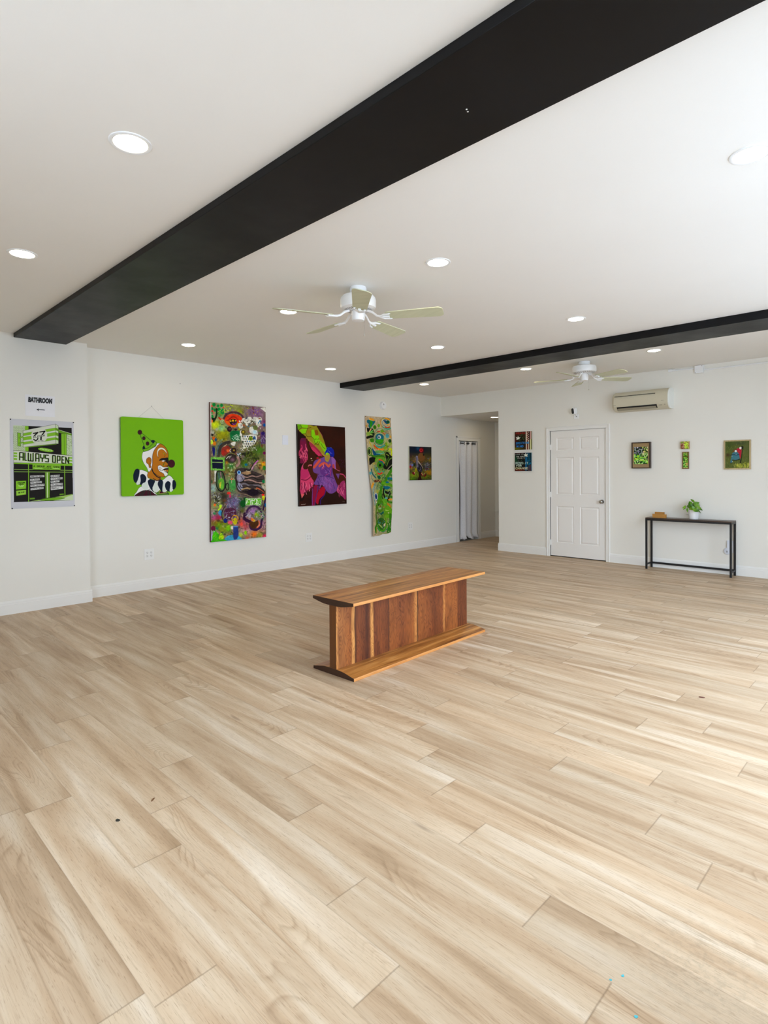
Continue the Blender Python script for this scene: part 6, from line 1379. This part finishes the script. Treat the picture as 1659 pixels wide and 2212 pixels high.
# ---------------------------------------------------------------- pictures on the back wall
def canvas_back(label, x0, x1, z0, z1, depth, img, edge_mat):
    r = thing('painting', label, 'painting', (x0, 0, z0)); w, h = x1-x0, z1-z0
    obj('canvas_edge', boxes((0, -depth, 0, w, 0.0, h)), edge_mat, r)
    surface('painted_face', img, back_fn(0, w, 0, h, -depth-0.0006), M_acr, r)
    return r
def dove(A, x, y, s, fl=1):
    A.poly([(x-fl*110*s, y-60*s), (x-fl*20*s, y-20*s), (x+fl*0*s, y-110*s), (x+fl*40*s, y-20*s), (x+fl*120*s, y-40*s), (x+fl*60*s, y+40*s), (x-fl*10*s, y+80*s), (x-fl*90*s, y+70*s), (x-fl*60*s, y+20*s)], (200, 204, 192))
def two_a():
    A = Art(96, 96, [(1111.3, 933.3), (1147.4, 931.6), (1147.4, 971), (1111.4, 971.6)], (36, 26, 16)).crop(1100, 920, 21.07)
    A.spray(480, 350, 260, (90, 20, 16), .9, 60); A.spray(300, 1040, 300, (90, 90, 10), 1, 80); A.spray(280, 700, 80, (80, 20, 20), .8, 200); A.blobs(40, (450, 380, 740, 700), 30, [(30, 60, 30), (70, 100, 60), (16, 14, 10), (60, 40, 20)], 2, .8); A.blobs(30, (240, 700, 740, 1000), 30, [(20, 14, 16), (40, 30, 50), (26, 20, 12)], 3, .8)
    A.text('PEACE', (290, 320), (730, 305), 56, 13, (150, 40, 30)); dove(A, 390, 550, .95); A.text('BREATHING', (300, 750), (880, 720), 80, 20, (30, 96, 150)); A.text('MIND', (320, 890), (640, 880), 80, 20, (30, 110, 190))
    A.poly([(740, 250), (790, 248), (795, 1080), (745, 1080)], (196, 176, 156)); A.poly([(795, 248), (860, 246), (860, 1080), (800, 1080)], (90, 24, 16))
    for i in range(9): A.ell(800 if i % 2 else 855, 300+i*46, 22, 22, (196, 176, 156))
    A.poly([(855, 640), (888, 640), (888, 1080), (850, 1080)], (186, 176, 150)); A.poly([(888, 246), (928, 244), (925, 1080), (885, 1080)], (50, 20, 24)); A.poly([(928, 244), (1010, 240), (1010, 620), (970, 640), (928, 640)], (180, 140, 130)); A.poly([(925, 640), (975, 600), (975, 1080), (925, 1080)], (190, 190, 140)); A.poly([(975, 600), (1015, 600), (1015, 1080), (975, 1080)], (120, 124, 60))
    A.text('NG', (770, 740), (890, 730), 70, 18, (20, 130, 190))
    return A.done(1.45)
def two_b():
    A = Art(96, 96, [(1111.5, 979), (1147, 978), (1147, 1017.4), (1111.6, 1017.6)], (24, 24, 22)).crop(1100, 920, 21.07)
    A.spray(850, 1500, 140, (8, 70, 96), 1, 500); A.spray(300, 1550, 110, (20, 60, 36), 1, 180); A.spray(450, 2000, 330, (96, 30, 16), 1, 80); A.spray(420, 1920, 160, (90, 90, 16), .8, 60); A.spray(450, 1250, 250, (60, 10, 16), .8, 40)
    A.blobs(40, (280, 1450, 720, 1850), 28, [(16, 16, 14), (50, 90, 60), (30, 40, 30), (110, 130, 110)], 4, .7); A.blobs(20, (800, 1300, 980, 1900), 30, [(10, 96, 130), (10, 50, 60), (40, 30, 60)], 5, .7)
    A.poly([(735, 1440), (780, 1440), (775, 2030), (730, 2030)], (24, 104, 160)); dove(A, 750, 1330, .95, -1)
    A.text('LOVE OF', (285, 1290), (640, 1275), 40, 9, (150, 160, 150)); A.text('THE WORLD', (310, 1390), (720, 1380), 44, 11, (170, 176, 166)); A.text('COME N', (360, 1465), (700, 1458), 36, 9, (160, 160, 150))
    A.text('POST IT', (280, 1660), (860, 1655), 90, 17, (176, 200, 190)); A.text('FOR', (310, 1780), (560, 1775), 70, 17, (180, 196, 180)); A.text('CHANGE', (275, 1890), (850, 1885), 80, 17, (190, 190, 160)); A.poly([(880, 1800), (980, 1780), (980, 2040), (860, 2040)], (70, 50, 60), sm=True, a=.8)
    return A.done(1.45)
M_ed1 = simple('painted_edge_olive', (0.16, 0.15, 0.06, 1), 0.6); M_ed2 = simple('painted_edge_teal', (0.02, 0.10, 0.14, 1), 0.6)
canvas_back('upper of two small square lettered paintings left of the door, dove and red stripes', 1.641, 1.962, 1.778, 2.088, 0.022, two_a(), M_ed1)
canvas_back('lower of two small square lettered paintings left of the door, dove on teal', 1.640, 1.956, 1.413, 1.724, 0.022, two_b(), M_ed2)

def leafy(A, box_, n, r, cols, seed):
    A.blobs(n, box_, r, cols, seed, .95); return A
# framed leafy print
def fr1():
    A = Art(90, 110, [(1366.7, 966.2), (1397.5, 965.3), (1397.9, 1001.8), (1367.7, 1002.2)], (30, 50, 26)).crop(1350, 940, 23.7)
    leafy(A, (400, 600, 900, 1020), 90, 34, [(120, 110, 150), (90, 80, 120), (20, 26, 40), (190, 176, 196), (130, 90, 140), (150, 160, 170), (24, 30, 30)], 2)
    leafy(A, (850, 600, 1130, 1050), 80, 34, [(200, 204, 90), (170, 180, 60), (30, 44, 10), (150, 190, 110), (210, 190, 160)], 3)
    leafy(A, (400, 980, 1130, 1470), 150, 44, [(110, 190, 70), (160, 210, 100), (20, 60, 26), (60, 150, 60), (180, 206, 140), (150, 200, 40), (16, 40, 20)], 4)
    A.strokes(60, (400, 620, 1120, 1460), 110, 14, [(190, 210, 140), (20, 40, 16), (120, 190, 60)], seed=5); A.line([(640, 1230), (800, 1130), (980, 1140), (1080, 1090)], 40, (140, 200, 60), sm=True); A.arc(830, 1320, 120, 90, 180, 350, 36, (180, 200, 110)); A.ell(510, 1205, 50, 44, (190, 196, 40))
    return A.done(1.35)
M_dkwood = simple('dark_brown_frame', rgb(52, 34, 18), 0.4); M_mat = simple('tan_mat_board', rgb(150, 124, 84), 0.7, var=0.02); M_lwood = wood_mat('pale_wood_frame', [rgb(170, 148, 106), rgb(196, 176, 132)], 2, grain=.3); M_mwood = simple('brown_wood_block', rgb(118, 88, 40), 0.5)
def frame_bm(w, h, d, t, dd=None):
    return boxes((0, -d, 0, t, 0, h), (w-t, -d, 0, w, 0, h), (t, -d, 0, w-t, 0, t), (t, -d, h-t, w-t, 0, h))
def framed(label, x0, x1, z0, z1, d, t, fm, img, ia, mat=None, depth_in=0.012, y0=0.0):
    r = thing('framed_picture', label, 'framed picture', (x0, y0, z0)); w, h = x1-x0, z1-z0
    obj('frame', frame_bm(w, h, d, t), fm, r, bevel=0.0015)
    if mat: obj('mat_board', boxes((t, -d+depth_in, t, w-t, -d+depth_in+0.003, h-t)), mat, r)
    surface('print', img, back_fn(ia[0]-x0, ia[1]-x0, ia[2]-z0, ia[3]-z0, -d+depth_in-0.0008), M_prn, r)
    return r
framed('deep dark-framed leafy print with tan mat, above the left end of the console table', 3.640, 3.905, 1.437, 1.822, 0.055, 0.0135, M_dkwood, fr1(), (3.672, 3.872, 1.500, 1.755), M_mat, 0.010)
def i_top():
    A = Art(70, 60, [(1469.2, 955.4), (1485.8, 954.8), (1485.8, 968.9), (1469.2, 969.6)], (120, 90, 50)).crop(1455, 940, 26)
    leafy(A, (370, 400, 620, 760), 50, 34, [(150, 90, 70), (180, 120, 120), (90, 20, 20), (190, 160, 110), (110, 60, 40)], 2); leafy(A, (590, 400, 800, 750), 50, 30, [(150, 190, 20), (90, 140, 10), (180, 210, 60), (190, 200, 90)], 3); leafy(A, (400, 400, 560, 470), 10, 30, [(110, 140, 50)], 4)
    return A.done(1.35)
def i_low():
    A = Art(60, 200, [(1474.4, 977.9), (1483.5, 977.9), (1483.5, 1011.2), (1474.4, 1011.2)], (60, 90, 20)).crop(1455, 940, 26)
    leafy(A, (505, 985, 740, 1180), 36, 30, [(70, 150, 40), (160, 190, 60), (30, 110, 10), (180, 180, 90)], 2); leafy(A, (505, 1220, 740, 1850), 110, 32, [(110, 180, 40), (20, 90, 40), (150, 200, 100), (50, 130, 30), (180, 196, 80), (16, 60, 30), (120, 190, 50)], 3); leafy(A, (640, 1540, 740, 1700), 12, 26, [(200, 170, 90), (170, 80, 40)], 4); A.poly([(500, 1185), (745, 1185), (745, 1222), (500, 1222)], (90, 66, 10)); A.line([(520, 1830), (735, 1830)], 26, (200, 204, 120))
    return A.done(1.35)
r = thing('painted_block', 'small wide wooden block painted with leaves, above the tall one', 'painted block', (4.312, 0, 1.704))
obj('block_edge', boxes((0, -0.042, 0, 0.108, 0, 0.104)), simple('tan_block_side', rgb(170, 136, 84), 0.6), r); surface('painted_face', i_top(), back_fn(0.002, 0.106, 0.002, 0.102, -0.0426), M_acr, r)
r = thing('painted_block', 'small tall narrow wooden panel painted with green leaves, below the wide one', 'painted block', (4.328, 0, 1.424))
obj('block_edge', frame_bm(0.084, 0.239, 0.026, 0.011), M_mwood, r); obj('block_back', boxes((0.011, -0.016, 0.011, 0.073, 0, 0.228)), M_mwood, r); surface('painted_face', i_low(), back_fn(0.0112, 0.0728, 0.0112, 0.2278, -0.0166), M_acr, r)
def couple():
    A = Art(120, 140, [(1566.8, 954), (1618.1, 953.2), (1618.1, 1011), (1566.8, 1011)], (84, 92, 40)).crop(1550, 935, 18.43)
    A.spray(450, 500, 200, (60, 76, 30), .9); A.spray(900, 430, 300, (60, 70, 44), .9, 80); A.spray(1150, 600, 120, (84, 90, 50), .8, 260); A.strokes(260, (310, 340, 1250, 1400), 70, 12, [(110, 124, 50), (60, 80, 30), (90, 100, 50), (130, 140, 80), (50, 60, 36)], (-1.9, -1.1), seed=2, a=.6)
    A.spray(420, 880, 90, (60, 34, 26), .8, 70); A.strokes(120, (680, 1260, 1250, 1400), 100, 12, [(170, 170, 60), (190, 190, 90), (120, 130, 20)], (-1.9, -1.2), seed=3, a=.9); A.line([(950, 560), (1010, 580), (960, 900), (920, 1190)], 26, (26, 24, 24), sm=True); A.poly([(930, 560), (1010, 570), (1000, 660), (940, 650)], (30, 30, 24))
    A.poly([(770, 640), (880, 620), (950, 690), (930, 900), (900, 1030), (850, 860), (790, 760)], (168, 30, 54), sm=True); A.spray(860, 740, 40, (190, 60, 40), .8); A.line([(610, 760), (680, 690), (740, 660)], 26, (130, 40, 40), sm=True)
    A.poly([(590, 820), (660, 770), (780, 770), (850, 850), (870, 1000), (840, 1050), (700, 1080), (600, 1050), (580, 1170), (510, 1170), (560, 950)], (60, 108, 120), sm=True); A.line([(530, 890), (620, 870), (750, 885), (860, 870)], 26, (16, 26, 40), sm=True); A.line([(600, 1080), (720, 1090), (880, 1050)], 30, (26, 30, 30), sm=True); A.line([(910, 1080), (890, 1200)], 22, (30, 30, 26)); A.line([(545, 900), (560, 960)], 18, (30, 50, 40)); A.line([(500, 1190), (580, 1200)], 16, (26, 40, 50))
    A.poly([(870, 590), (940, 575), (945, 640), (910, 670), (865, 640)], (222, 212, 206), sm=True); A.poly([(685, 710), (740, 690), (770, 750), (730, 775), (685, 760)], (206, 206, 206), sm=True); A.ell(740, 875, 24, 10, (140, 160, 180)); A.ell(575, 930, 14, 18, (190, 200, 200)); A.ell(598, 1140, 10, 22, (190, 200, 200))
    return A.done(1.25)
framed('pale wood framed painting of two seated figures outdoors, above the right end of the console', 4.847, 5.157, 1.412, 1.800, 0.028, 0.016, M_lwood, couple(), (4.8628, 5.1412, 1.4278, 1.7842), None, 0.008)
